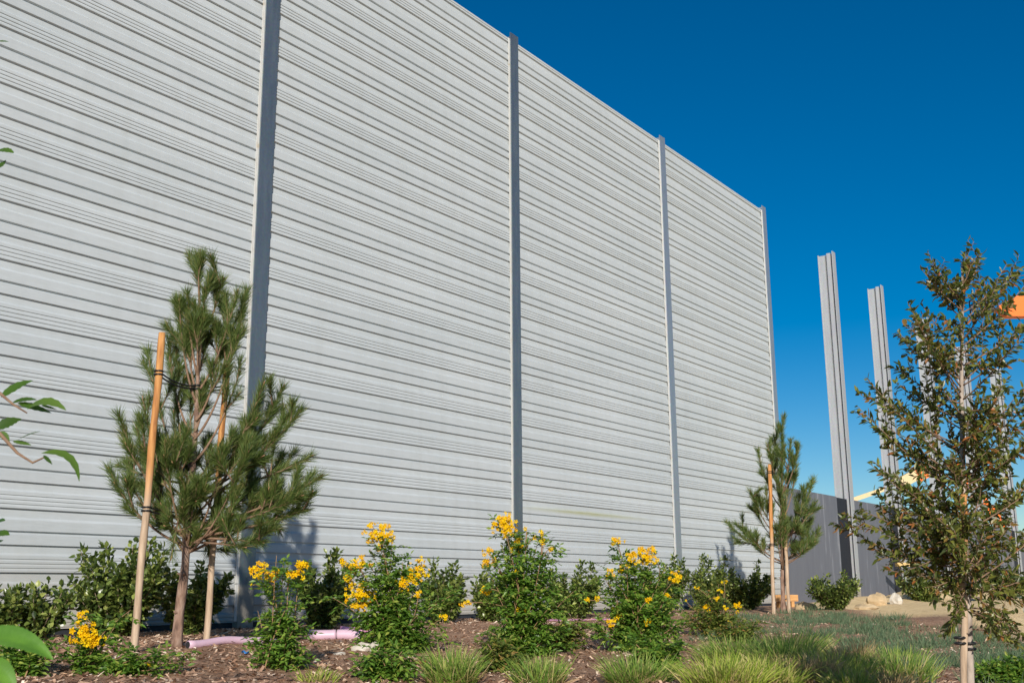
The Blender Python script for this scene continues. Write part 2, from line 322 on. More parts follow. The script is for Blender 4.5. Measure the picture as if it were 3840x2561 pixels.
m_mag = mat_plain("magenta_pipe_plastic", (.62, .28, .48), .45, var=.06)
m_white = mat_noise("chalky_stone", [(.3, (.40, .35, .28)), (.7, (.62, .58, .51))], 9, .9, bump=.15)
m_tan = mat_noise("tan_stone", [(.3, (.34, .25, .14)), (.7, (.55, .42, .26))], 5, .95, bump=.4)
m_blue = mat_plain("blue_plastic", (.03, .16, .42), .4)
m_red = mat_plain("red_plastic", (.42, .03, .03), .4)
m_orange = mat_plain("orange_machine_paint", (.90, .17, .006), .4, var=.05)
m_cream = mat_plain("cream_machine_paint", (.66, .51, .27), .45, var=.06)
m_black = mat_plain("black_steel", (.02, .02, .022), .5)
m_lumber = mat_noise("orange_lumber", [(.3, (.50, .24, .08)), (.7, (.70, .40, .16))], 5, .8, stretch=(1, 6, 6))
m_lumber2 = mat_noise("yellow_lumber", [(.3, (.55, .36, .13)), (.7, (.72, .52, .24))], 5, .8, stretch=(1, 6, 6))
m_tire = mat_plain("tyre_rubber", (.02, .02, .02), .8)

# ------------------------------------------------------------------ ground
def make_ground():
    far = np.array([3., 8, 20, 45, 100, 220, 500, 1100, 2300])
    sg = np.concatenate([-4 - far[::-1], np.arange(-4, 3, .35), np.arange(3, 20, .09), np.arange(20, 42, .3), 42 + far])
    vg = np.concatenate([-1 - far[::-1], np.array([-1, -.4, 0.]), np.arange(.1, 8.5, .09), np.arange(8.5, 14, .35), 14 + far])
    S, V = np.meshgrid(sg, vg, indexing='ij'); H = terr(S, V) + EYE
    a, b = S.shape
    mb = MB(); i = np.arange(a - 1)[:, None] * b + np.arange(b - 1)[None, :]
    mb.add(np.stack([S, -V, H], -1).reshape(-1, 3), np.stack([i, i + 1, i + b + 1, i + b], -1).reshape(-1, 4)[:, ::-1])
    x0, y0 = xy(0, 0)
    o = mb.build("ground", m_ground, None, True, (x0, y0, 0), WROT); o['kind'] = 'structure'
    at = o.data.attributes.new("sandiness", 'FLOAT', 'POINT')
    k = np.clip(sand_mask(S, V) / 3.0, -1, 1) * .8
    at.data.foreach_set("value", k.ravel())
make_ground()

# ------------------------------------------------------------------ the tall ribbed wall
PER, H0, SA = .5533072, .7349489, 7.98147
BAY = 5.0
X0, Y0 = xy(0, 0)
def rib_profile(top, bot):
    """(height above lens, outward depth) from top to bottom"""
    D = .0225; g = .0085
    one = [(.0, 0), (.135, 0), (.175, D), (.343, D), (.352, 0), (.372, 0), (.402, D), (.562, D), (.571, 0), (.695, 0), (.73, D), (.782, D), (.79, D - g), (.818, D), (.852, D), (.860, D - g), (.888, D), (.922, D), (.930, D - g), (.958, D), (.991, D)]
    L = []
    for r in range(16, -4, -1):
        for t, d in one:
            h = H0 + PER * r - PER * t
            if bot < h < top: L.append((h, d))
    L = [(top, D)] + L + [(bot, D)]
    return L
TOPH = H0 + PER * 14.13; BOTH = -.305
wall = thing("sound_wall", "tall pale grey ribbed metal wall with galvanised posts behind the shrubs", "wall", (X0, Y0, 0), WROT)
def wall_bay(s0, s1):
    L = rib_profile(TOPH, BOTH)
    V = []; k = len(L)
    for s in (s0, s1):
        for h, d in L: V.append((s, -d, h + EYE))
    F = [(i, i + 1, k + i + 1, k + i) for i in range(k - 1)]
    mb = MB(); mb.add(V, np.array(F))
    # back, ends, top, bottom of the panel stack
    bk = .09; t, b_ = TOPH + EYE, BOTH + EYE; d = .0225
    mb.add([(s0, bk, t), (s1, bk, t), (s1, bk, b_), (s0, bk, b_)], np.array([(0, 1, 2, 3)]))
    mb.add([(s0, -d, t), (s1, -d, t), (s1, bk, t), (s0, bk, t)], np.array([(0, 1, 2, 3)]))
    mb.add([(s0, -d, b_), (s1, -d, b_), (s1, bk, b_), (s0, bk, b_)], np.array([(3, 2, 1, 0)]))
    for s in (s0, s1): mb.add([(s, 0, t), (s, bk, t), (s, bk, b_), (s, 0, b_)], np.array([(0, 1, 2, 3)]))
    mb.build("ribbed_panel", m_panel, wall)
    mb = MB(); mb.box(s0 + .11, s1 - .11, .0, .07, BOTH - .25 + EYE, BOTH - .004 + EYE); mb.build("base_rail", m_dark, wall)
    mb = MB(); mb.box(s1 - .118, s1 - .08, -.0345, -.0285, BOTH + EYE + .01, TOPH + EYE - .004); mb.build("edge_trim", m_trim, wall)
for k in range(-1, 3): wall_bay(SA + BAY * k + .02, SA + BAY * (k + 1) - .02)
def wall_post(s):
    mb = MB(); t = TOPH + .10 + EYE; b_ = -.75 + EYE; w = .104
    mb.box(s - w, s + w, -.052, -.035, b_, t); mb.box(s - w, s + w, .20, .215, b_, t); mb.box(s - .006, s + .006, -.036, .201, b_, t - .002)
    mb.build("post", m_post if s < SA + 7 else m_post_sheen, wall)
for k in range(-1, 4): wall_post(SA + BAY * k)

# ------------------------------------------------------------------ unfinished stretch: bare posts and low dark panels
FS = [27.8, 31.95, 36.85, 42.0, 47.5]
LAB = ["tallest looking bare steel post, first one right of the ribbed wall", "bare steel post second from the ribbed wall, its middle crossed by leafy twigs",
       "bare steel post third from the ribbed wall, its top above the russet tree's left edge", "bare steel post fourth from the ribbed wall, hidden behind the russet tree crown",
       "farthest bare steel post, behind the right part of the russet tree"]
def tall_post(s, lab, top=8.72):
    x, y = xy(s, 0); o = thing("steel_post", lab, "post", (x, y, EYE - .5), WROT, "bare steel posts beyond the ribbed wall")
    mb = MB(); z1 = top + .5
    mb.box(-.010, .010, .012, .385, 0, z1)                    # web
    mb.box(-.115, .115, .382, .400, 0, z1 + .0)               # back flange
    mb.box(-.115, .115, -.006, .013, 0, z1 + .06)             # front flange
    mb.build("beam", m_tallpost, o)
    mb = MB(); mb.box(-.10, -.011, .215, .381, 0, z1 - .03); mb.box(-.092, -.0105, .065, .165, 0, z1 + .02)
    mb.build("panel_guide", m_tallpost, o)
for s, lab in zip(FS, LAB): tall_post(s, lab)
low = thing("low_grey_wall", "low dark grey panel wall between the bare steel posts", "wall", (X0, Y0, 0), WROT)
edges = [SA + 15 + .16] + FS + [54.0, 60.0, 66.0]
for i in range(len(edges) - 1):
    a, b_ = edges[i], edges[i + 1]
    t = 2.2 - .01 * i
    mb = MB(); mb.box(a + .17, b_ - 1.02, .05, .22, -.7 + EYE, t + EYE); mb.build("grey_panel", m_grey, low)
    mb = MB(); mb.box(b_ - 1.018, b_ - .17, .085, .2, -.7 + EYE, t - .012 + EYE); mb.build("dark_strip", m_strip, low)

# ------------------------------------------------------------------ mulch chips
rng = np.random.default_rng(3)
def mulch():
    N = 42000
    y = 5.0 + 13.0 * rng.random(N) ** 1.6; x = (rng.random(N) * 1.06 - .54) * y
    s, v = sv(x, y); ok = (v > .12) & (v < 8.5) & (sand_mask(s, v) < rng.normal(0, .6, N)); x, y, s, v = x[ok], y[ok], s[ok], v[ok]; N = len(x)
    z = terr(s, v) + EYE + rng.random(N) * .012
    a = rng.random(N) * 6.283; t = np.stack([np.cos(a), np.sin(a), rng.normal(0, .35, N)], -1)
    nr = unit(np.stack([rng.normal(0, .45, N), rng.normal(0, .45, N), np.ones(N)], -1))
    L = .02 + .05 * rng.random(N) ** 2; W = .006 + .014 * rng.random(N)
    V = tm([(-.5, -.5, 0), (-.45, .5, .03), (.5, .4, .0), (.45, -.5, .04)], F4=[(0, 3, 2, 1)])
    mb = MB(); mb.leaves(np.stack([x, y, z], -1), t, nr, L, W, V)
    o = mb.build("mulch_chips", m_chip); o['kind'] = 'stuff'; tag(o, "loose brown wood chip mulch covering the planting bed", "mulch")
mulch()

# ------------------------------------------------------------------ plants
def plant_pos(x, y): return (x, y, gz(x, y) - .01)

def along(P, t):
    t = np.clip(t, 0, 1) * (len(P) - 1); i = np.minimum(t.astype(int), len(P) - 2); f = (t - i)[:, None]
    return P[i] * (1 - f) + P[i + 1] * f, unit(P[i + 1] - P[i])

def pine(label, x, y, trunk, tips, seed, r0, dens=1.0, nl=.115, nw=.0032):
    """trunk and tips as seen in the photograph, tips with their own depth offset"""
    g = np.random.default_rng(seed); o = thing("pine_tree", label, "pine tree", plant_pos(x, y), 0, "staked young pines")
    B0 = np.array(plant_pos(x, y)); T = np.array([WZ(a, b, y + 0.03 * math.sin(i * 1.7)) - B0 for i, (a, b) in enumerate(trunk)]); T[0] = (T[0][0], 0, 0)
    tt = np.linspace(0, 1, 28); TP = np.stack([np.interp(tt * (len(T) - 1), np.arange(len(T)), T[:, j]) for j in range(3)], -1)
    H = TP[-1, 2]
    mb = MB(); rad = r0 * (1 - .86 * (TP[:, 2] / H) ** .8) * (1 + .08 * np.sin(tt * 40) + .05 * g.normal(0, 1, 28)); rad[0] *= 1.25
    mb.tube(TP, rad, 9); 
    # branch stubs on the bare lower trunk
    for q in range(9):
        z = H * (.04 + .27 * g.random()); i = np.searchsorted(TP[:, 2], z); a = g.random() * 6.28
        d = np.array([math.cos(a), math.sin(a), .35]); p = TP[min(i, 27)]
        mb.tube([p, p + d * r0 * 1.0, p + d * r0 * 1.5], [.013, .010, .006], 5)
    mb.build("trunk", m_bark, o, True)
    br = MB(); nd = MB(); bd = MB(); S = []
    for (a, b, dy, full) in tips:
        tip = WZ(a, b, y + dy) - B0 - np.array([0, 0, nl * .55])
        zt = max((.23 + .2 * g.random() ** 1.5) * H, tip[2] - (.22 + .10 * g.random()) * H * min(1, (abs(tip[0] - np.interp(tip[2], TP[:, 2], TP[:, 0])) + abs(dy)) / .35 + .15))
        st = np.array([np.interp(zt, TP[:, 2], TP[:, 0]), 0, zt])
        mid = st * .45 + tip * .55; mid[2] = st[2] + (tip[2] - st[2]) * .22
        P = bez(st, mid, tip, 14); br.tube(P, np.linspace(.0115 * (H / 3), .0045, 14), 6)
        S.append((P, .5, full)); bd.tube([tip, tip + unit((P[-1] - P[-2])) * .035], [.007, .003], 5)
        for q in range(int(2 + 3 * full)):
            t = np.array([.5 + .48 * g.random()]); p, d = along(P, t); p, d = p[0], d[0]
            dd = unit(d * .65 + g.normal(0, .42, 3) + np.array([0, 0, .6])); L = (.09 + .15 * g.random()) * (H / 3)
            Q = bez(p, p + dd * L * .5, p + dd * L + np.array([0, 0, .03]), 6); br.tube(Q, np.linspace(.007, .004, 6), 5); S.append((Q, .15, full))
            if g.random() < .5: bd.tube([Q[-1], Q[-1] + unit(Q[-1] - Q[-2]) * .03], [.006, .003], 5)
    for P, t0, full in S:
        Ls = np.linalg.norm(np.diff(P, axis=0), axis=1).sum() * (1 - t0)
        n = int((90 + 640 * Ls) * dens * full)
        t = t0 + (1 - t0) * g.random(n) ** .5; p, d = along(P, t)
        rdir = g.normal(0, 1, (n, 3)); rdir -= (rdir * d).sum(1)[:, None] * d; rdir = unit(rdir)
        sp = .2 + .6 * g.random(n)
        dr = unit(d * (1 - .35 * sp)[:, None] + rdir * sp[:, None] + np.array([0, 0, .05]))
        nd.leaves(p, dr, unit(g.normal(0, 1, (n, 3))), nl * (.65 + .5 * g.random(n)) , nw, NEEDLE)
    nf = sum(len(f) for f in br.f); off = br.n
    for v in bd.v: br.v.append(v)
    for f in bd.f: br.f.append(f + off)
    br.build("branches", m_twig, o, True, mat2=(m_bud, nf)); nd.build("needles", m_needle, o)
    return o

def stake(label, base, tip, y, r, group="wooden tree stakes", mat=None):
    """base and tip as seen in the photograph, standing at forward distance y"""
    x = float(WP(base[0], base[1], y)[0]); B0 = np.array(plant_pos(x, y)); e = WZ(tip[0], tip[1], y) - B0
    o = thing("wooden_stake", label, "stake", B0, 0, group)
    n = 26; t = np.linspace(-.03, 1, n)[:, None]; P = e * t; P[:, 0] += .003 * np.sin(t[:, 0] * 17)
    mb = MB(); mb.tube(P, r * (1 + .05 * np.sin(t[:, 0] * 23) + .04 * np.sin(t[:, 0] * 61)), 10); mb.build("pole", mat or m_stake, o, True)
    return o
def strap(label, a, b, ra, rb, sag, group):
    """a doubled rubber tie from the stake at a to the trunk at b"""
    a = np.array(a, float); b = np.array(b, float); o = thing("tree_tie", label, "tree tie", a, 0, group)
    mb = MB(); d = b - a
    for sgn in (-1, 1):
        P = bez((0, 0, sgn * .014), d * .5 + np.array([0, 0, -sag + sgn * .012]), d + np.array([0, 0, sgn * .010]), 12); mb.tube(P, .0065, 6)
    for c, r in ((np.zeros(3), ra), (d, rb)):
        an = np.linspace(0, 2 * math.pi, 17)
        for dz in (-.014, .012): mb.tube(np.stack([c[0] + (r + .005) * np.cos(an), c[1] + (r + .005) * np.sin(an), np.full(17, c[2] + dz)], -1), .007, 6, cap=False)
    mb.build("strap", m_rubber, o, True)
    return o

# --- left pine, with its two stakes
K1 = .00331
def px1(L, g):
    out = []
    for (X, Y, f) in L: out.append((X, Y, g.uniform(-.38, .38) * min(1, .25 + abs(1485 - Y - 900) / 500.), f))
    return out
g = np.random.default_rng(11)
tips1 = [(457, 592, 1), (512, 628, .9), (545, 655, 1), (432, 655, .9), (412, 690, .8), (560, 700, 1), (470, 650, 1), (455, 720, 1), (520, 730, .9), (475, 760, 1), (430, 740, 1), (545, 760, .7),
         (388, 800, .9), (350, 835, .7), (330, 900, .7), (400, 850, .8), (550, 840, .5), (500, 830, .6), (440, 850, .9), (470, 900, .9), (400, 930, .7),
         (605, 865, .9), (650, 872, 1), (690, 925, 1), (590, 930, .7), (655, 945, .8),
         (285, 960, .8), (315, 965, .9), (275, 1050, .8), (268, 1095, .8), (345, 1035, .8), (330, 1010, .9), (380, 1000, .9), (310, 1090, .9), (360, 1080, 1), (400, 1045, 1), (430, 1010, 1),
         (450, 1085, 1), (490, 1040, .9), (520, 1010, .8), (555, 1050, 1), (600, 1030, .9), (560, 985, .7), (580, 1100, .9),
         (645, 1060, .9), (712, 1030, .7), (735, 1075, .9), (690, 1120, 1), (700, 1150, .9), (650, 1140, 1), (610, 1150, .9),
         (640, 1195, 1), (600, 1225, .9), (560, 1235, .8), (520, 1215, .9), (480, 1190, .9), (385, 1190, .8), (330, 1140, .7), (420, 1150, .9), (450, 1130, 1), (395, 1255, .6), (480, 1250, .8), (440, 1235, .8), (530, 1165, .8)]
P1X, P1Y = float(WP(405, 1485, 8.37)[0]), 8.37
pine("larger young pine on the left, standing between two tied stakes near the first wall post", P1X, P1Y,
     [(405, 1485), (412, 1400), (425, 1300), (430, 1200), (440, 1100), (450, 980), (455, 850), (458, 700), (458, 605)], px1(tips1, g), 5, .043, 1.15, .116, .0030)
stake("round wooden stake with an orange top, left of the larger pine trunk", (305, 1512), (373, 764), 7.95, .0265)
stake("wooden stake right of the larger pine trunk, its top lost in the needles", (472, 1500), (525, 780), 8.62, .025)
zz = gz(P1X, P1Y)
strap("upper black rubber tie sagging between the left orange stake and the larger pine", WZ(364, 856, 7.95), WZ(452, 888, 8.37), .0265, .020, .07, "black rubber tree ties")
strap("upper black rubber tie behind the needles between the larger pine and its right stake", WZ(516, 890, 8.62), WZ(452, 890, 8.37), .025, .020, .02, "black rubber tree ties")
strap("lower black rubber tie between the left stake and the larger pine trunk", WZ(336, 1168, 7.95), WZ(432, 1181, 8.37), .0265, .034, .02, "black rubber tree ties")
strap("lower black rubber tie between the larger pine trunk and its right stake", WZ(495, 1180, 8.62), WZ(432, 1182, 8.37), .025, .034, .015, "black rubber tree ties")
# --- right pine
K2 = .00761
g = np.random.default_rng(12)
tips2 = [(1795, 978, 1), (1778, 1005, .9), (1815, 1000, .9), (1832, 1018, 1), (1745, 1052, .8), (1762, 1015, .8), (1828, 1060, .9), (1795, 1030, 1), (1775, 1060, .9), (1810, 1080, 1), (1790, 1100, .9),
         (1864, 1098, .8), (1722, 1118, .8), (1738, 1128, .8), (1735, 1165, .7), (1848, 1118, .9), (1870, 1145, .9), (1862, 1180, 1), (1760, 1140, .7), (1800, 1140, .9), (1830, 1150, .9), (1850, 1170, .8),
         (1682, 1205, .7), (1700, 1200, .7), (1722, 1222, .8), (1690, 1235, .6), (1730, 1240, .7), (1880, 1215, .6), (1868, 1235, 1), (1850, 1250, 1), (1825, 1262, 1), (1800, 1260, .9), (1810, 1215, 1), (1840, 1215, 1), (1780, 1200, .8), (1775, 1240, .7), (1790, 1180, .9)]
P2X, P2Y = float(WP(1798, 1405, 18.0)[0]), 18.0
K2 = .00719
pine("smaller looking young pine on the right, at the far end of the ribbed wall", P2X, P2Y, [(1798, 1405), (1797, 1300), (1795, 1200), (1795, 1085), (1795, 985)],
     [(X, Y, g.uniform(-.45, .45), f) for X, Y, f in tips2], 6, .046, .6, .13, .0058)
stake("wooden stake with an orange top, left of the right hand pine", (1776, 1407), (1767, 1066), 17.7, .030)
stake("wooden stake just right of the right hand pine trunk, half hidden by needles", (1811, 1403), (1799, 1150), 17.9, .028)
zz = gz(P2X, P2Y)
strap("upper black rubber tie between the left stake and the right hand pine", WZ(1768, 1084, 17.7), WZ(1795, 1088, 18.0), .030, .026, .02, "black rubber tree ties")
strap("lower black rubber tie between the left stake and the right hand pine", WZ(1772, 1250, 17.7), WZ(1796, 1256, 18.0), .030, .038, .02, "black rubber tree ties")

# --- hedge shrubs along the wall foot
def hedge(label, x, y, w, h, dp, seed, nb=20, lean=0.0, dens=1.15, leafL=.058, spires=()):
    g = np.random.default_rng(seed); o = thing("hedge_shrub", label, "shrub", plant_pos(x, y), 0, "dark glossy hedge shrubs along the wall")
    w *= 1.18; h *= 1.06; nb = int(nb * 1.25)
    st = MB(); lf = MB()
    tips = []
    for i in range(nb):
        a = g.random() * 6.283; r = .25 + .75 * math.sqrt(g.random()); hh = h * (.45 + .5 * g.random() * (1 - .35 * r * r))
        tips.append((w / 2 * r * math.cos(a) + lean * hh / h, dp / 2 * r * math.sin(a), hh))
    tips += [(a, 0, b) for a, b in spires]
    for tp in tips:
        tp = np.array(tp); b0 = np.array([g.normal(0, .04), g.normal(0, .04), .0]); mid = np.array([tp[0] * .55, tp[1] * .55, tp[2] * .35])
        P = bez(b0, mid, tp, 10); st.tube(P, np.linspace(.009, .003, 10), 5)
        L = np.linalg.norm(np.diff(P, axis=0), axis=1).sum(); n = int(230 * L * dens)
        t = .12 + .9 * g.random(n) ** .8; p, d = along(P, t)
        rd = unit(g.normal(0, 1, (n, 3)) + np.array([0, -.25, .15])); dr = unit(d * .45 + rd)
        p = p + rd * (.065 * g.random(n))[:, None]
        nr = unit(np.cross(dr, np.cross(np.array([0, 0, 1.]) + g.normal(0, .5, (n, 3)), dr)) + g.normal(0, .35, (n, 3)))
        lf.leaves(p, dr, nr, leafL * (.65 + .55 * g.random(n)), leafL * .62 * (.7 + .5 * g.random(n)), LEAF)
    st.build("stems", m_hedgestem, o, True); lf.build("foliage", m_hedge, o)
    return o
hedge("dark hedge shrub cut off by the left edge of the picture, at the wall foot", -4.15, 9.0, .42, .46, .5, 21, 16)
hedge("hedge shrub leaning right with bare stems, at the left end of the wall foot", -3.90, 9.15, .34, .46, .5, 22, 14, .17, .85, spires=((.08, .44), (.2, .40), (-.02, .38)))
hedge("biggest glossy hedge shrub, left of the larger pine's left stake", -3.45, 9.75, .74, .72, .6, 23, 30, .02, 1.0, spires=((-.36, .74), (-.13, .76), (.1, .78), (.25, .80), (.38, .72), (-.24, .68)))
hedge("dark hedge shrub right behind the larger pine trunk", -3.02, 10.4, .64, .58, .6, 24, 26, spires=((.36, .5), (.1, .62), (.30, .44)))
hedge("dark upright hedge shrub left of the tallest yellow flower heads, beside the blue shadow", -2.0, 11.75, .50, .72, .6, 25, 24, spires=((.12, .80), (.06, .76), (-.14, .62), (-.22, .46)))
hedge("hedge shrub with two tall shoots between the two biggest yellow bushes", -.84, 13.3, .46, .60, .55, 26, 22, spires=((-.12, .70), (.12, .68), (.22, .52), (.0, .60)))
hedge("small hedge shrub under the second wall post, beside the left edge of a yellow bush", -.32, 13.9, .44, .56, .55, 27, 18, spires=((-.02, .62), (.12, .50)))
hedge("pale green hedge shrub between the second post's yellow bush and the next one", .80, 15.5, .78, .60, .6, 28, 28, spires=((.15, .74), (-.3, .66), (.3, .70)))
hedge("hedge shrub with reaching shoots at the foot of the third wall post", 2.30, 17.6, .70, .74, .6, 29, 22, .1, spires=((.25, .86), (.36, .78), (.1, .70)))
hedge("hedge shrub with two dark spires, left of the right pine's shadow", 3.35, 19.2, .60, .74, .6, 30, 22, spires=((-.1, .92), (.02, .88), (.30, .90), (.2, .70)))
hedge("dark hedge shrub beneath the right pine's shadow on the wall", 4.15, 20.2, .95, .70, .6, 31, 34, 0, 1.1, spires=((.3, .86), (-.2, .72)))
hedge("round hedge shrub in front of the first bare steel post", 5.55, 19.4, .82, .58, .8, 32, 34, 0, 1.1, .055, spires=((.2, .62), (-.1, .58)))
hedge("low green shrub on the sand behind the russet tree trunk", 9.3, 25.5, .95, .62, .8, 33, 34, 0, .9, .07)
hedge("green shrub at the right edge behind the russet tree, on the sand", 10.9, 24.8, 1.0, .75, .8, 34, 30, 0, .9, .07)

# --- yellow trumpet bushes
def bush(label, x, y, k, bx, by, stems, flowers, seed, mat=None, dens=1.0, leaf=.036, raw=False, name="trumpet_bush", cat="flowering bush", group="yellow flowering trumpet bushes"):
    """stems: tip pixels, flowers: (px, py, radius px, count); bx, by the base pixel, k metres per pixel"""
    if not raw: x = float(WP(bx, by, y)[0])
    B0 = np.array(plant_pos(x, y))
    def at(X, Y, dy): return np.array([(X - bx) * k, dy, (by - Y) * k]) if raw else WZ(X, Y, y + dy) - B0
    g = np.random.default_rng(seed); o = thing(name, label, cat, B0, 0, group)
    st = MB(); lf = MB(); ends = []
    if not raw:
        xs_ = [q[0] for q in stems]; ys_ = [q[1] for q in stems]; wd_ = max(xs_) - min(xs_)
        stems = list(stems) + [(g.uniform(min(xs_) - .22 * wd_, max(xs_) + .22 * wd_), by - (by - min(ys_)) * g.uniform(.08, .55)) for _ in range(max(5, len(stems) // 4))]
    for (X, Y) in stems:
        tp = at(X, Y, g.uniform(-.22, .22) * min(1., abs(by - Y) * k * 2)); tp[2] = max(tp[2], .03)
        b0 = np.array([g.normal(0, .05), g.normal(0, .04), 0]); mid = b0 * .3 + tp * .5; mid[0] = b0[0] + (tp[0] - b0[0]) * .35; mid[2] = tp[2] * .6
        P = bez(b0, mid, tp, 12); st.tube(P, np.linspace(.0055, .002, 12), 5); ends.append(P)
        L = np.linalg.norm(np.diff(P, axis=0), axis=1).sum(); n = max(6, int(52 * L * dens))
        t = .06 + .94 * g.random(n) ** 1.05; p, d = along(P, t)
        rd = unit(g.normal(0, 1, (n, 3)) * np.array([1, 1, .6])); ax = unit(rd + d * .35 + np.array([0, 0, .15]))
        Lr = (.09 + .06 * g.random(n)) * leaf / .036
        # compound leaf: a rachis with opposite leaflets drooping at the tip
        for j in range(5):
            f = (.25 + .19 * j)
            q = p + ax * (Lr * f)[:, None] + np.array([0, 0, -1.]) * (Lr * .28 * f * f)[:, None]
            side = unit(np.cross(ax, np.array([0, 0, 1.]) + g.normal(0, .25, (n, 3))))
            for sg in ((-1, 1) if j < 4 else (0,)):
                dr = unit(side * sg * .9 + ax * (.55 if sg else 1) + np.array([0, 0, -.25]) + g.normal(0, .15, (n, 3)))
                nr = unit(np.array([0, -.25, 1.]) + g.normal(0, .4, (n, 3)))
                lf.leaves(q, dr, nr, leaf * 1.25 * (.75 + .5 * g.random(n)), leaf * .62, LEAFLOW)
    lf.build("foliage", mat or m_tleaf, o); 
    for (X, Y, r, n) in flowers:
        n = int(n * 1.2) + 1 if n > 2 else 1; r *= 1.25
        c = at(X, Y, -.04 + g.uniform(-.1, .05)); rr = min(r * k, .0145 * math.sqrt(n))
        u = unit(g.normal(0, 1, (n, 3))) * (g.random(n) ** .6)[:, None] * np.array([rr, rr * .8, rr * .8]); 
        P = c + u; dr = unit(u / rr * .8 + g.normal(0, .45, (n, 3)) + np.array([0, -.75, .15]))
        fm = MB(); sz = .030 + .022 * g.random(n)
        fm.leaves(P, dr, unit(g.normal(0, 1, (n, 3))), sz * .9, sz, FLOWER); fm.build("flower_cluster", m_flower, o)
        # flower stalk from the nearest stem end
        e = min(ends, key=lambda Q: np.linalg.norm(Q[-1] - c)); st.tube(bez(e[-3], (e[-1] + c) / 2, c, 6), .003, 4)
    st.build("stems", m_tstem, o, True)
    return o
bush("low trumpet bush with few yellow clusters, beside the foot of the leftmost stake", -2.42, 6.55, .00262, 205, 1560,
     [(190, 1408), (185, 1440), (215, 1470), (170, 1490), (240, 1450), (260, 1500), (285, 1490), (320, 1510), (345, 1520), (380, 1505), (410, 1520), (230, 1530), (190, 1530), (350, 1555), (280, 1540), (400, 1550), (300, 1400), (270, 1430)],
     [(188, 1455, 26, 44), (190, 1411, 7, 5), (222, 1468, 16, 14), (345, 1520, 3, 1)], 41, None, .8, .032)
bush("slim single stemmed trumpet bush with yellow heads, in front of the first wall post", -1.50, 7.1, .00284, 637, 1548,
     [(620, 1320), (660, 1330), (690, 1305), (600, 1330), (635, 1275), (650, 1290), (645, 1400), (620, 1420), (660, 1390), (615, 1470), (660, 1460), (640, 1440), (605, 1500), (680, 1490), (625, 1520), (660, 1530), (690, 1540), (610, 1545), (700, 1500)],
     [(598, 1308, 19, 26), (622, 1325, 12, 12), (690, 1293, 11, 12), (686, 1318, 11, 9), (667, 1320, 7, 5), (580, 1343, 4, 2), (640, 1310, 5, 3)], 42, None, .8, .033)
bush("trumpet bush with a yellow dome on top and big yellow clusters on both sides", -.92, 8.75, .00350, 905, 1500,
     [(870, 1225), (900, 1245), (850, 1260), (885, 1270), (825, 1300), (800, 1300), (860, 1300), (890, 1310), (925, 1290), (950, 1310), (970, 1300), (830, 1350), (815, 1375), (870, 1360), (900, 1370), (945, 1340), (975, 1360), (850, 1400), (920, 1410), (880, 1430), (960, 1410), (830, 1420), (1000, 1430), (860, 1460), (935, 1450), (975, 1460), (1010, 1470), (840, 1480), (900, 1470), (960, 1490), (820, 1450), (990, 1400)],
     [(870, 1229, 29, 70), (855, 1208, 6, 4), (880, 1207, 5, 3), (815, 1295, 17, 22), (838, 1290, 14, 14), (785, 1290, 8, 6), (800, 1325, 10, 8), (825, 1365, 30, 66), (830, 1392, 12, 10), (960, 1310, 22, 32), (945, 1328, 18, 20), (922, 1345, 14, 12), (968, 1290, 10, 8), (960, 1365, 10, 7), (858, 1375, 6, 4), (1020, 1415, 6, 5), (870, 1260, 5, 3), (905, 1412, 4, 2)], 43, None, 1.1, .038)
bush("tallest trumpet bush with a yellow crown, in front of the second wall post", -.02, 8.75, .00350, 1200, 1510,
     [(1155, 1205), (1165, 1230), (1150, 1250), (1190, 1255), (1210, 1220), (1235, 1240), (1250, 1250), (1265, 1260), (1225, 1270), (1140, 1290), (1170, 1290), (1200, 1300), (1240, 1300), (1130, 1330), (1160, 1340), (1205, 1350), (1250, 1340), (1265, 1330), (1180, 1380), (1220, 1390), (1145, 1370), (1250, 1400), (1270, 1400), (1160, 1420), (1200, 1430), (1240, 1440), (1280, 1450), (1140, 1450), (1180, 1470), (1260, 1490), (1150, 1500), (1130, 1490), (1300, 1480), (1170, 1260), (1185, 1310)],
     [(1157, 1203, 28, 62), (1162, 1222, 12, 10), (1186, 1255, 14, 16), (1190, 1240, 8, 6), (1120, 1266, 9, 7), (1115, 1290, 11, 10), (1135, 1293, 12, 11), (1110, 1360, 13, 9), (1067, 1385, 9, 8), (1208, 1210, 4, 2), (1242, 1225, 4, 3), (1228, 1237, 4, 2), (1245, 1243, 5, 3), (1265, 1260, 4, 3), (1196, 1402, 9, 5), (1188, 1312, 4, 1)], 44, None, 1.0, .036)
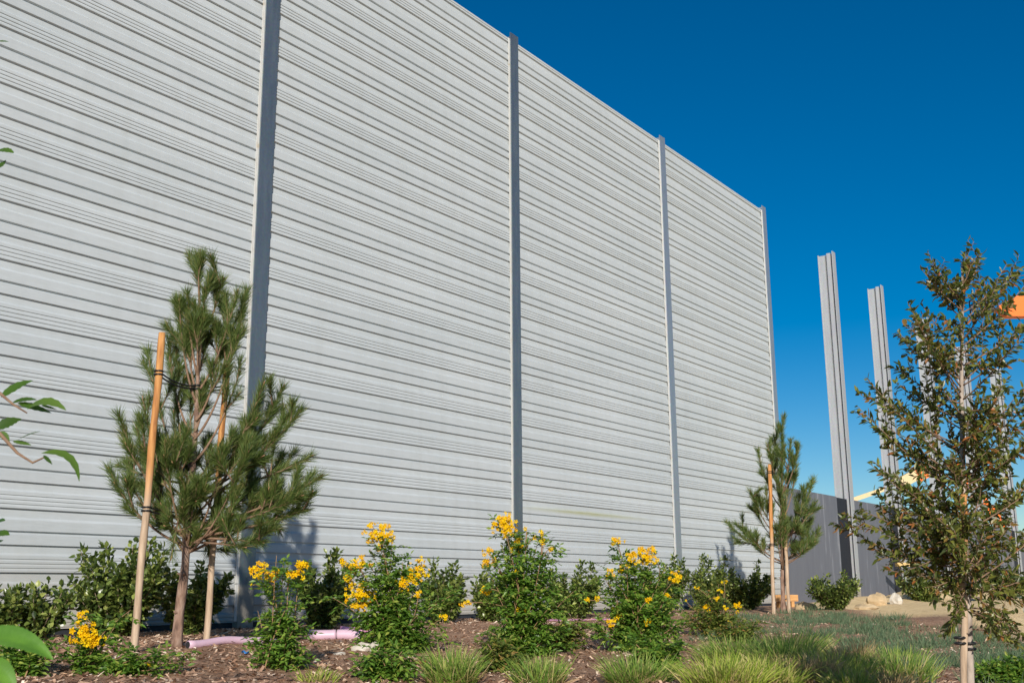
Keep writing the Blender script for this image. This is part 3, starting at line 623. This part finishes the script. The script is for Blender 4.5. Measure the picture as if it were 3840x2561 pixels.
bush("broad trumpet bush with scattered yellow heads, in front of the third wall post", 1.02, 9.35, .00374, 1465, 1490,
     [(1415, 1250), (1425, 1270), (1455, 1285), (1480, 1270), (1500, 1280), (1440, 1300), (1400, 1310), (1390, 1330), (1420, 1330), (1460, 1320), (1500, 1320), (1530, 1300), (1550, 1330), (1380, 1370), (1410, 1380), (1450, 1360), (1490, 1370), (1530, 1370), (1555, 1360), (1370, 1420), (1410, 1430), (1450, 1420), (1490, 1420), (1530, 1430), (1390, 1460), (1440, 1460), (1480, 1470), (1520, 1470), (1550, 1440), (1500, 1500), (1540, 1510), (1360, 1440), (1510, 1400), (1465, 1390)],
     [(1418, 1243, 12, 10), (1455, 1280, 16, 20), (1490, 1275, 15, 16), (1500, 1262, 9, 7), (1475, 1262, 9, 8), (1482, 1285, 10, 8), (1552, 1325, 12, 14), (1405, 1312, 9, 5), (1395, 1322, 8, 4), (1430, 1305, 8, 5), (1440, 1298, 6, 3), (1530, 1366, 7, 6), (1415, 1402, 10, 10), (1420, 1418, 8, 6), (1445, 1378, 5, 3), (1490, 1376, 9, 7), (1405, 1430, 8, 6), (1485, 1425, 8, 6), (1370, 1370, 5, 3), (1348, 1378, 4, 3), (1418, 1360, 4, 2), (1505, 1290, 7, 4)], 45, None, 1.1, .036)
bush("olive trumpet bush with few yellow heads, between the broad yellow bush and the right pine", 2.10, 11.9, .00476, 1645, 1470,
     [(1600, 1350), (1625, 1360), (1650, 1340), (1670, 1370), (1695, 1390), (1700, 1420), (1580, 1390), (1610, 1400), (1640, 1390), (1670, 1410), (1590, 1430), (1620, 1440), (1660, 1440), (1690, 1450), (1705, 1460), (1570, 1420), (1630, 1420), (1650, 1460), (1600, 1460)],
     [(1618, 1395, 9, 9), (1692, 1390, 9, 8), (1695, 1404, 4, 3), (1600, 1350, 5, 3), (1655, 1355, 6, 4), (1575, 1378, 4, 2), (1662, 1335, 5, 3), (1645, 1372, 6, 4), (1666, 1397, 5, 3), (1675, 1425, 4, 2)], 46, m_tleaf2, 1.25, .036)
# small leafy plants without flower heads
def sprig(label, x, y, w, h, seed, mat=None, n=12, dens=1.6):
    g = np.random.default_rng(seed); k = .001
    L = [(g.uniform(-w / 2, w / 2) / k, -h * g.uniform(.4, 1) / k) for _ in range(n)]
    return bush(label, x, y, k, 0, 0, L, [], seed, mat, dens, .034, True, name="leafy_plant", cat="plant", group="small leafy plants on the mulch")
sprig("low green leafy plant at the bottom edge, left of the grass tufts", -.77, 6.75, .26, .20, 51)
sprig("dark leafy plant on the mulch between the tallest yellow bush and the second grass tuft", -.10, 7.5, .30, .20, 52, m_tleaf2)
sprig("leafy plant below the broad yellow bush, beside the third grass tuft", 1.02, 8.0, .34, .24, 53)
sprig("leafy plant with reddish stems right of the tallest yellow bush's base", .42, 9.2, .36, .24, 54, m_tleaf2)
sprig("low leafy plant in the left corner beneath the large foreground leaf", -2.75, 6.3, .30, .18, 55)
sprig("bright green low plant in the bottom right corner", 3.55, 8.1, .55, .15, 56, None, 26, 2.2)
sprig("leafy plant on the mulch just in front of the olive bush with few yellow heads", 2.15, 10.9, .40, .22, 57, m_tleaf2)

# --- grass tufts
def tuft(label, x, y, w, h, n, seed, mat):
    n = int(n * .8); g = np.random.default_rng(seed); o = MB()
    a = g.random(n) * 6.283; r = np.sqrt(g.random(n)) * w * .32 * (1 + .35 * np.sin(a * 2 + seed) + .2 * np.sin(a * 3 + seed * 2)); le = g.normal(0, .16, 2)
    p = np.stack([r * np.cos(a), r * np.sin(a), np.zeros(n) - .01], -1)
    out = r / (w * .28) * .42 + .25 * g.random(n)
    dr = unit(np.stack([np.cos(a) * out + g.normal(le[0], .36, n), np.sin(a) * out + g.normal(le[1], .36, n), np.ones(n)], -1))
    nr = unit(np.stack([-np.cos(a), -np.sin(a) - 1.0, .5 + 0 * a], -1) + g.normal(0, .3, (n, 3)))
    o.leaves(p, dr, nr, h * .93 * (.25 + .75 * g.random(n) ** 1.3), .0042 + .005 * g.random(n), BLADE)
    t = thing("grass_tuft", label, "grass tuft", plant_pos(x, y), 0, "ornamental grass tufts"); o.build("blades", mat, t)
    if mat is not m_dry:
        q = MB(); m = n // 3; a = g.random(m) * 6.283; r = np.sqrt(g.random(m)) * w * .36
        q.leaves(np.stack([r * np.cos(a), r * np.sin(a), np.zeros(m)], -1), unit(np.stack([g.normal(0, .8, m), g.normal(0, .8, m), .5 + .4 * g.random(m)], -1)), unit(g.normal(0, 1, (m, 3))), h * (.25 + .4 * g.random(m)), .004, BLADE)
        q.build("dead_blades", m_dry, t)
    return t
tuft("green grass tuft at the bottom edge, left one below the two tall yellow bushes", -.39, 6.95, .50, .30, 900, 61, m_grass)
tuft("green grass tuft at the bottom edge below the tallest yellow bush", .16, 6.95, .44, .26, 850, 62, m_grass)
tuft("green grass tuft at the bottom edge below the broad yellow bush", .76, 7.15, .48, .28, 900, 63, m_grass)
tuft("yellowish grass tuft at the left end of the large bright group", 1.27, 7.0, .54, .29, 1200, 64, m_grassy)
tuft("bright yellow green grass tuft at the bottom edge in the large group", 1.55, 7.2, .58, .28, 1300, 65, m_grassy)
tuft("pale dry grass tuft in the middle of the large bright group", 1.88, 7.45, .56, .26, 1200, 66, m_dry)
tuft("green grass tuft at the back of the large bright group", 1.95, 8.4, .72, .33, 1300, 67, m_grass)
tuft("tan dead grass tuft right of the large bright group", 2.48, 8.35, .5, .33, 1000, 68, m_dry)
tuft("green grass tuft behind the tan dead tuft", 2.35, 9.6, .80, .34, 1200, 69, m_grass)
tuft("dark green grass tuft in the tree's shadow left of the russet tree", 2.62, 7.9, .62, .30, 1000, 70, m_grass)
tuft("small wispy grass tuft at the bottom edge beneath the white stone", -1.15, 6.65, .26, .15, 160, 71, m_grassy)
tuft("dry grass tuft at the bottom edge beside the russet tree's stake", 2.30, 7.1, .44, .2, 700, 72, m_dry)
tuft("yellow green grass tuft between the pale dry tuft and the tan dead one", 2.18, 7.75, .60, .31, 1200, 73, m_grassy)
tuft("short straw coloured grass tuft at the bottom edge, right of the bright yellow green one", 2.06, 7.0, .46, .2, 800, 74, m_grassy)
tuft("green grass tuft at the left rear of the bright group, below the olive bush", 1.62, 8.6, .60, .28, 1000, 75, m_grass)
tuft("dark green grass tuft behind the shaded one, left of the russet tree", 2.95, 9.0, .7, .26, 1000, 76, m_grass)
# --- low blue-green ground cover (nobody could count it)
def cover():
    g = np.random.default_rng(77); mb = MB()
    cl = []
    for (s0, v0, rs, rv, m) in ((12.6, 4.9, 2.0, .9, 60), (10.6, 5.9, 1.8, .8, 60), (15.0, 3.9, 1.8, .7, 40), (10.4, 7.0, 1.6, .6, 50), (9.0, 6.6, 1.0, .5, 28), (13.6, 6.3, 1.4, .5, 24), (16.9, 3.0, 1.2, .5, 16), (14.4, 2.9, .9, .4, 14), (12.3, 7.4, 1.3, .4, 24), (17.5, 4.6, 1.4, .6, 26), (17.0, 3.6, 1.6, .6, 24), (15.0, 5.6, 1.6, .7, 34), (18.6, 3.0, 1.0, .5, 14)):
        for _ in range(int(m * .6)):
            cl.append((s0 + g.normal(0, rs * .55), v0 + g.normal(0, rv * .55)))
    for (s, v) in cl:
        if sand_mask(s, v) > g.normal(.3, .5): continue
        x, y = xy(s, v); n = int(g.integers(70, 150)); R_ = .10 + .20 * g.random()
        a = g.random(n) * 6.283; r = np.sqrt(g.random(n)) * R_
        px, py = x + r * np.cos(a), y + r * np.sin(a); ss, vv = sv(px, py)
        p = np.stack([px, py, terr(ss, vv) + EYE - .01], -1)
        dr = unit(np.stack([np.cos(a) * .5 + g.normal(0, .4, n), np.sin(a) * .5 + g.normal(0, .4, n), .7 + .5 * g.random(n)], -1))
        mb.leaves(p, dr, unit(g.normal(0, 1, (n, 3))), (.05 + .08 * g.random(n)) * (.7 + .6 * g.random()), .006, BLADE)
    o = mb.build("ground_cover", m_cover); tag(o, "low blue green wispy ground cover spreading over the mulch on the right", "ground cover", None, 'stuff')
cover()

# --- right hand tree with russet leaves
def right_tree():
    g = np.random.default_rng(91); k = .0022
    bx, by = 2.19, 5.5; z0 = gz(bx, by) - .02
    o = thing("leafy_tree", "slender young tree with small olive and russet leaves at the right edge", "tree", (bx, by, z0))
    zb = -.455 + EYE - z0                      # height of the point seen at the bottom of the picture
    B0 = np.array([bx, by, z0])
    def P3(X, Y, dy=0.0): return WZ(X, Y, by + dy) - B0
    TR = np.array([(.008, 0, 0), P3(2228, 1568), P3(2222, 1400), P3(2215, 1250), P3(2210, 1050), P3(2207, 850), P3(2210, 700), P3(2208, 610)])
    mb = MB(); mb.tube(TR, [.024, .0190, .018, .016, .013, .010, .006, .003], 9); mb.build("trunk", m_rtbark, o, True)
    tips = [(2198, 578), (2262, 575), (2240, 590), (2225, 640), (2180, 640), (2120, 600), (2118, 640), (2345, 625), (2300, 640), (2360, 650), (2080, 700), (2100, 690), (2060, 730), (2062, 780), (2150, 720), (2190, 730), (2260, 740), (2320, 760), (2240, 800), (2170, 800), (2120, 820),
            (1975, 850), (1955, 915), (2000, 880), (2040, 860), (2000, 940), (2060, 920), (2090, 880), (2140, 880), (2200, 880), (2260, 870), (2320, 850), (2350, 880), (2370, 930), (2300, 930), (2230, 950), (2160, 950), (2110, 980), (2060, 1000),
            (1985, 1048), (2010, 1060), (2040, 1070), (2090, 1060), (2130, 1050), (2180, 1040), (2240, 1030), (2290, 1040), (2340, 1020), (2370, 1080), (2310, 1110), (2260, 1110), (2200, 1120), (2150, 1120), (2100, 1130), (2040, 1130), (2000, 1140), (1900, 1180), (1960, 1150), (2080, 1180), (2140, 1190), (2200, 1200), (2270, 1190), (2330, 1180), (2360, 1230),
            (2040, 1245), (2080, 1240), (2130, 1260), (2020, 1290), (2070, 1290), (2260, 1270), (2320, 1290), (2350, 1330), (2300, 1350), (2150, 1320), (2180, 1290), (2110, 1330), (2090, 1300), (2345, 1420), (2300, 1400), (2380, 1380), (2170, 1420), (2240, 1340), (2360, 1440), (2280, 1300),
            (2420, 700), (2440, 820), (2430, 930), (2450, 1050), (2440, 1160), (2430, 1280), (2410, 1380)]
    for _ in range(16):
        a = g.random() * 6.283; r = math.sqrt(g.random()); tips.append((2245 + 120 * r * math.cos(a), 1080 + 230 * r * math.sin(a)))
    tips += [(2102, 612), (2128, 592), (2150, 640), (2045, 755), (2070, 688), (2090, 730), (2320, 600), (2350, 610), (1965, 880), (1948, 925), (1990, 1040), (1925, 1160), (2015, 1100)]
    tips += [(2060, 1330), (2125, 1365), (2180, 1395), (2320, 1440), (2350, 1465), (2290, 1425), (1998, 1265), (1992, 1110), (2380, 750), (2400, 880), (2380, 990), (2335, 960), (2345, 1120), (2030, 820), (2015, 1000), (2340, 780)]
    br = MB(); lf = MB()
    for (X, Y) in tips:
        dy = g.uniform(-.38, .38); tp = P3(X + (14 if X < 2200 else -8), Y + (6 if Y < 800 else 18), dy)
        rise = (.10 + .14 * g.random()) + .45 * abs(tp[0] - np.interp(tp[2], TR[:, 2], TR[:, 0])); zt = max(P3(0, 1400)[2] + .35 * g.random(), tp[2] - rise)
        if Y > 1350: zt = tp[2] + .10
        st = np.array([np.interp(zt, TR[:, 2], TR[:, 0]), 0, zt]); mid = st * .5 + tp * .5 + np.array([0, 0, .05 if Y > 1350 else -.04])
        P = bez(st, mid, tp, 14); br.tube(P, np.linspace(.0045, .0014, 14), 5)
        subs = [(P, .30)]
        Lb = np.linalg.norm(tp - st)
        for q in range(int(3 + 9 * Lb)):
            p, d = along(P, np.array([.2 + .68 * g.random()])); p, d = p[0], d[0]
            dd = unit(d * .6 + g.normal(0, .6, 3) + np.array([0, 0, .1])); L = .05 + .09 * g.random()
            Q = bez(p, p + dd * L * .5, p + dd * L + np.array([0, 0, .01]), 6); br.tube(Q, np.linspace(.002, .001, 6), 4); subs.append((Q, .1))
        for Q, t0 in subs:
            Ls = np.linalg.norm(np.diff(Q, axis=0), axis=1).sum(); n = max(4, int(78 * Ls))
            t = t0 + (1 - t0) * (np.arange(n) + g.random(n)) / n; p, d = along(Q, t)
            rd = g.normal(0, 1, (n, 3)); rd -= (rd * d).sum(1)[:, None] * d; rd = unit(rd)
            dr = unit(d * .7 + rd * .8 + np.array([0, 0, -.18]))
            nr = unit(np.array([0, -.2, .7]) + g.normal(0, .65, (n, 3)))
            lf.leaves(p, dr, nr, .042 * (.6 + .65 * g.random(n)), .0165 * (.7 + .5 * g.random(n)), LEAF)
    br.build("branches", m_twig, o, True); lf.build("crown", m_rtleaf, o)
    stake("long wooden stake with a split reddish middle, tied left of the russet tree's trunk", (2202, 1568), (2213, 1135), by - .02, .0165, mat=m_stake2)
    strap("black rubber tie joining the russet tree's trunk to its left stake", WZ(2204, 1469, by - .02), WZ(2226, 1482, by), .0175, .020, .005, "black rubber tree ties")
right_tree()

# --- foreground tree reaching in from the left
def big_leaf(mb, p, tip, droop, W, up, n=12, fold=.12, sa=.09, rip=0.0):
    p = np.array(p, float); tip = np.array(tip, float); ctrl = (p + tip) / 2 + np.array(droop, float)
    P = bez(p, ctrl, tip, n); T = unit(np.gradient(P, axis=0)); u = np.array(up, float)
    s = unit(np.cross(T, u)); nn = np.cross(s, T); t = np.linspace(0, 1, n)
    w = W * .5 * (np.sin(np.pi * t ** .85) ** .8) * (1 - .25 * t); w[0] = w[-1] = .0004
    ser = 1 + sa * np.where(np.arange(n) % 2 == 0, 1, -1) * (t > .1)
    nr_ = nn; rp = (nn * (rip * np.sin(t * 95))[:, None])
    V = np.concatenate([P - s * (w * ser)[:, None] + nn * (w * fold)[:, None], P - s * (w * .5)[:, None] + nn * (w * fold * .6)[:, None] + rp, P, P + s * (w * .5)[:, None] + nn * (w * fold * .6)[:, None] + rp, P + s * (w * ser)[:, None] + nn * (w * fold)[:, None]])
    F = []
    for c in range(4):
        for i in range(n - 1): F.append((c * n + i, c * n + i + 1, (c + 1) * n + i + 1, (c + 1) * n + i))
    mb.add(V, np.array(F))
def fore_tree():
    g = np.random.default_rng(15)
    bx, by = -1.95, 2.1; z0 = gz(bx, by) - .02
    o = thing("leafy_sapling", "sapling reaching in from the left edge with broad pointed green leaves", "tree", (bx, by, z0))
    E = EYE - z0
    mb = MB(); mb.tube(bez((0, 0, 0), (.03, .02, 1.0), (.0, .05, 2.3), 14), np.linspace(.022, .006, 14), 8); mb.build("trunk", m_rtbark, o, True)
    Z = 2.4; k = 1.6333 * Z / 4084
    def W3(X, Y, zz=Z):
        # point seen at picture column X, row Y (2351 x 1568) at depth zz
        u = (X * 1.63334 - 1920) / 4084.12; v = (Y * 1.63334 - 1280.5) / 4084.12
        uu = cr * u + sr * v; vv = -sr * u + cr * v; f = vv * -1
        yy = f * cp + sp_; fw = cp - f * sp_
        return np.array([uu / fw * zz - bx, zz - by, yy / fw * zz + E])
    br = MB(); lf = MB(); top = MB()
    twigs = [[(-140, 860), (-40, 880), (0, 903), (30, 928), (62, 948)], [(-160, 900), (-50, 960), (0, 995), (40, 1040), (75, 1062), (105, 1048)], [(-150, 340), (-60, 360), (-8, 375)], [(-150, 90), (-60, 95), (-15, 100)], [(-150, 1230), (-60, 1220), (-6, 1215)], [(-160, 1420), (-60, 1430), (-20, 1440)]]
    for tw in twigs:
        br.tube([np.array([0.01, 0.03, W3(*tw[0])[2] - .12])] + [W3(*q) for q in tw], np.linspace(.007, .0018, len(tw) + 1), 6)
    L = [((2, 912), (76, 874), (0, 0, .012), .030), ((62, 940), (152, 942), (.0, -.01, .035), .034), ((28, 925), (85, 918), (0, 0, .008), .022), ((40, 925), (118, 948), (0, 0, .002), .026), ((95, 930), (130, 940), (0, 0, .0), .010),
         ((-10, 985), (50, 962), (0, 0, .008), .030), ((0, 990), (22, 1015), (0, 0, .0), .020), ((40, 1010), (92, 990), (0, 0, .004), .014), ((30, 1012), (72, 1022), (0, 0, .0), .018), ((95, 1040), (182, 1105), (.03, 0, .045), .026), ((100, 1045), (120, 1066), (0, 0, .0), .010),
         ((-12, 350), (32, 352), (0, 0, .012), .030), ((-15, 385), (14, 368), (0, 0, -.01), .02), ((-20, 98), (20, 97), (0, 0, .004), .016), ((-15, 1205), (12, 1195), (0, 0, .006), .022), ((-10, 1225), (22, 1228), (0, 0, .004), .024), ((-20, 1245), (8, 1240), (0, 0, -.004), .016), ((-50, 870), (-10, 850), (0, 0, .01), .03), ((-60, 960), (-20, 940), (0, 0, .01), .03)]
    for a, b, d, w in L:
        pa = W3(*a); pb = W3(*b, Z + g.uniform(-.05, .05)); big_leaf(lf, pa, pb, d, w, unit(np.array([g.normal(0, .3), -.7, .8])))
    # the nearest, large sunlit leaves at the lower left corner
    z1 = 1.5
    big_leaf(top, W3(-75, 1470, z1), W3(122, 1514, z1), (.008, 0, .026), .044, (.05, -.62, .78), 40, .30, .035, .0011)
    big_leaf(top, W3(-60, 1540, z1), W3(36, 1590, z1), (.0, 0, .018), .052, (.1, -.62, .78), 36, .30, .035, .0011)
    br.tube([W3(-160, 1480, 1.9), W3(-120, 1480, 1.6), W3(-75, 1470, z1)], [.005, .003, .002], 5); br.tube([W3(-120, 1480, 1.6), W3(-60, 1540, z1)], [.003, .002], 5)
    # leaves outside the picture, on the same twigs
    for _ in range(70):
        a = W3(g.uniform(-420, -90), g.uniform(150, 1450), Z + g.uniform(-.2, .2)); d = unit(g.normal(0, 1, 3) + np.array([.6, 0, -.2])) * .08
        big_leaf(lf, a, a + d, (0, 0, .01), .03, (0, -.6, .8), 8)
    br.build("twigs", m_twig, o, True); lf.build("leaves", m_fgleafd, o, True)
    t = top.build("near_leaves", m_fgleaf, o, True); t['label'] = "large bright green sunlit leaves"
fore_tree()

# ------------------------------------------------------------------ things on the ground
def tube_thing(name, label, cat, pts, r, mat, group=None, lift=0.0):
    p0 = pts[0]; z0 = gz(*p0) + lift
    o = thing(name, label, cat, (p0[0], p0[1], z0), 0, group)
    n = 14; t = np.linspace(0, 1, n); P = np.array(pts); X = np.interp(t * (len(P) - 1), np.arange(len(P)), P[:, 0]); Y = np.interp(t * (len(P) - 1), np.arange(len(P)), P[:, 1])
    Zs = np.array([gz(a, b) for a, b in zip(X, Y)]) + lift + r * .8
    mb = MB(); mb.tube(np.stack([X - p0[0], Y - p0[1], Zs - z0], -1), r, 12); mb.build("tube", mat, o, True)
    # black disc at both ends, painting the darkness inside the pipe
    for e, s in ((0, -1), (-1, 1)):
        q = np.array([X[e] - p0[0], Y[e] - p0[1], Zs[e] - z0]); d = unit(np.array([X[-1] - X[0], Y[-1] - Y[0], Zs[-1] - Zs[0]])) * s
        mb = MB(); mb.tube([q + d * .001, q + d * .004], r * .82, 12); mb.build("dark_end_disc", m_black, o)
    return o
tube_thing("irrigation_pipe", "long pale pink pipe lying on the mulch behind the larger pine's right stake", "pipe", [(-2.40, 8.3), (-2.2, 8.6), (-1.90, 8.95)], .030, m_lav, "pink and lavender pipes")
tube_thing("irrigation_pipe", "lavender pipe piece in the shade left of the yellow domed bush", "pipe", [(-1.82, 9.95), (-1.58, 9.98)], .045, m_lav, "pink and lavender pipes")
tube_thing("irrigation_pipe", "lavender pipe piece touching the yellow bush, right of its matching piece", "pipe", [(-1.565, 9.98), (-1.36, 9.96)], .045, m_lav, "pink and lavender pipes")
tube_thing("irrigation_pipe", "bright magenta pipe piece behind the two lavender pieces at the wall foot", "pipe", [(-1.70, 11.0), (-1.32, 11.0)], .032, m_mag, "pink and lavender pipes")
tube_thing("drip_line", "thin purple drip line on the mulch behind the broad yellow bush", "irrigation line", [xy(11.2, 1.5), xy(12.5, 1.3), xy(14, 1.6)], .011, m_mag)
def stone(label, x, y, sx, sy, sz, seed, mat, group="loose stones", lift=.25):
    g = np.random.default_rng(seed); o = thing("stone", label, "stone", (x, y, gz(x, y)), 0, group)
    mb = MB(); n, m = 12, 8; ph = g.random(6) * 6
    V = []
    for i in range(m + 1):
        a = math.pi * i / m
        for j in range(n):
            b = 2 * math.pi * j / n
            r = 1 + .18 * math.sin(3 * b + ph[0]) * math.sin(a) + .14 * math.sin(2 * a + ph[1] + b) + .05 * math.sin(4 * b + 3 * a + ph[2]) + g.normal(0, .05)
            V.append((sx * r * math.sin(a) * math.cos(b), sy * r * math.sin(a) * math.sin(b), sz * (r * math.cos(a) + lift * 2)))
    F = [(i * n + j, (i + 1) * n + j, (i + 1) * n + (j + 1) % n, i * n + (j + 1) % n) for i in range(m) for j in range(n)]
    mb.add(V, np.array(F)); mb.build("body", mat, o)
    return o
stone("chalky white stone on the mulch left of the yellow domed bush", -1.17, 8.65, .07, .05, .04, 1, m_white)
stone("small white stone beside the bigger chalky one", -1.07, 8.62, .04, .04, .045, 2, m_white)
stone("flat pale stone in front of the chalky white one", -1.28, 8.3, .045, .03, .014, 3, m_white)
stone("pale flat chip of stone in the left corner of the mulch", -2.56, 6.7, .04, .02, .012, 4, m_white)
stone("white block of stone on the sand right of the first bare steel post", 8.05, 23.6, .13, .12, .15, 5, m_white)
stone("tan boulder on the sand at the first bare steel post's foot", 7.45, 23.0, .2, .16, .15, 6, m_tan)
stone("tan lump of earth on the sand left of the round hedge shrub", 5.15, 19.9, .18, .14, .09, 7, m_tan)
stone("low tan lump of earth right of the round hedge shrub", 6.3, 20.2, .22, .14, .07, 8, m_tan)
def litter(name, label, x, y, mat, s):
    o = thing(name, label, "litter", (x, y, gz(x, y))); mb = MB(); g = np.random.default_rng(int(abs(x) * 100))
    V = []; n = 7
    for i in range(n):
        for j in range(n):
            V.append(((i / (n - 1) - .5) * s + g.normal(0, s * .05), (j / (n - 1) - .5) * s * .8 + g.normal(0, s * .05), s * .25 + s * .3 * math.sin(i * 1.3 + j) * math.cos(j * 1.1)))
    F = [(i * n + j, (i + 1) * n + j, (i + 1) * n + j + 1, i * n + j + 1) for i in range(n - 1) for j in range(n - 1)]
    mb.add(V, np.array(F)); mb.build("crumpled_sheet", mat, o)
litter("plastic_scrap", "crumpled blue plastic scrap on the mulch below the pink pipe", -1.94, 8.15, m_blue, .05)
litter("plastic_scrap", "crumpled red plastic scrap between the yellow domed bush and the grass", -.66, 8.05, m_red, .06)
x, y = xy(20.2, 1.1); o = thing("lumber_block", "short orange block of lumber on the ground behind the right pine", "lumber", (x, y, gz(x, y)), .3)
mb = MB(); mb.box(-.24, .24, -.07, .07, .10, .22); mb.box(-.16, -.10, -.06, .06, -.02, .098); mb.box(.1, .16, -.06, .06, -.02, .098); mb.build("beam", m_lumber, o)
x, y = xy(29.7, .7); o = thing("work_stand", "small yellow plank on a thin prop between two bare steel posts", "stand", (x, y, gz(x, y)), 0)
mb = MB(); mb.box(-.30, .30, -.10, .10, .66, .76); mb.build("plank", m_lumber2, o)
for a in (-.22, .22):
    mb = MB(); mb.bar((a, 0, .655), (a * .5, 0, -.05), .035, .035, (0, 1, 0)); mb.build("leg", m_black, o)

# ------------------------------------------------------------------ machines beyond the wall
def lift_machine(label, chassis, pts, parts, basket):
    """boom lift: chassis behind the low wall, boom sections given in world coordinates (x, y, h)"""
    cx_, cy_ = chassis; z0 = -.4 + EYE
    o = thing("boom_lift", label, "boom lift", (cx_, cy_, z0), 0, "boom lifts beyond the wall")
    mb = MB(); mb.box(-1.5, 1.5, -.9, .9, .45, .95); mb.box(-1.1, 1.2, -.8, .8, .96, 1.7); mb.build("chassis", m_orange, o)
    for sx in (-1, 1):
        for sy in (-1, 1):
            w = MB(); w.tube([(sx * 1.05, sy * .75, .5), (sx * 1.05, sy * 1.1, .5)], .5, 20); t = w.build("wheel", m_tire, o, True)
            h = MB(); h.tube([(sx * 1.05, sy * 1.1, .5), (sx * 1.05, sy * 1.13, .5)], .24, 14); h.build("hub", m_orange, t)
    P = [np.array([0.0, 0, 1.65])] + [np.array([p[0] - cx_, p[1] - cy_, p[2] + EYE - z0]) for p in pts]
    for (i, nm, mat, w, hh) in parts:
        mb = MB(); mb.bar(P[i], P[i + 1], w, hh); mb.build(nm, mat, o)
    if basket:
        e = P[-1]; mb = MB(); bw, bd_, bh = basket
        c = [e + np.array([-bw, -bd_ / 2, -.1]), e + np.array([-.05, bd_ / 2, bh - .1])]
        xs = np.linspace(c[0][0], c[1][0], 5); zs = np.linspace(c[0][2], c[1][2], 4)
        for yy in (c[0][1], c[1][1]):
            for q in xs: mb.bar((q, yy, zs[0]), (q, yy, zs[-1]), .06, .06, (0, 1, 0))
            for q in zs: mb.bar((xs[0], yy, q), (xs[-1], yy, q), .06, .06)
        for q in zs[1:]:
            for xx in (xs[0], xs[-1]): mb.bar((xx, c[0][1], q), (xx, c[1][1], q), .06, .06)
        mb.box(xs[0], xs[-1], c[0][1], c[1][1], zs[0] - .08, zs[0] - .02)
        mb.build("basket", m_black, o)
    return o
lift_machine("cream and orange boom lift reaching up behind the low grey wall", (26.5, 57.0), [WP(2190, 1066, 57), WP(2125, 1078, 57), WP(2102, 1090, 57), WP(2058, 1113, 57), WP(1950, 1150, 57)],
             [(0, "lower_boom", m_orange, .4, .36), (1, "boom", m_black, .4, .4), (2, "boom_joint", m_orange, .5, .8), (3, "boom_section", m_cream, .5, .55), (4, "boom_tip", m_cream, .2, .22)], None)
lift_machine("orange boom lift with a raised boom and black basket above the russet tree", (36.0, 62.0), [WP(2480, 600, 62), WP(2400, 668, 62), WP(2280, 712, 62)],
             [(0, "lower_boom", m_orange, .5, .6), (1, "boom", m_orange, .6, .95)], (1.0, 1.6, .85))
jib_owner = bpy.context.scene.objects["boom_lift.001"]
mb = MB(); q = [WP(2286, 706, 62), WP(2352, 670, 62), WP(2420, 622, 62), WP(2425, 722, 62), WP(2352, 729, 62), WP(2306, 729, 62)]
jo = np.array(jib_owner.location)
mb.add([a + np.array([0, dy, EYE]) - jo for dy in (-.35, .35) for a in q], [np.array([(0, 1, 2, 3, 4, 5), (11, 10, 9, 8, 7, 6)]), np.array([(i, i + 6, (i + 1) % 6 + 6, (i + 1) % 6) for i in range(6)])])
mb.build("jib", m_orange, jib_owner)
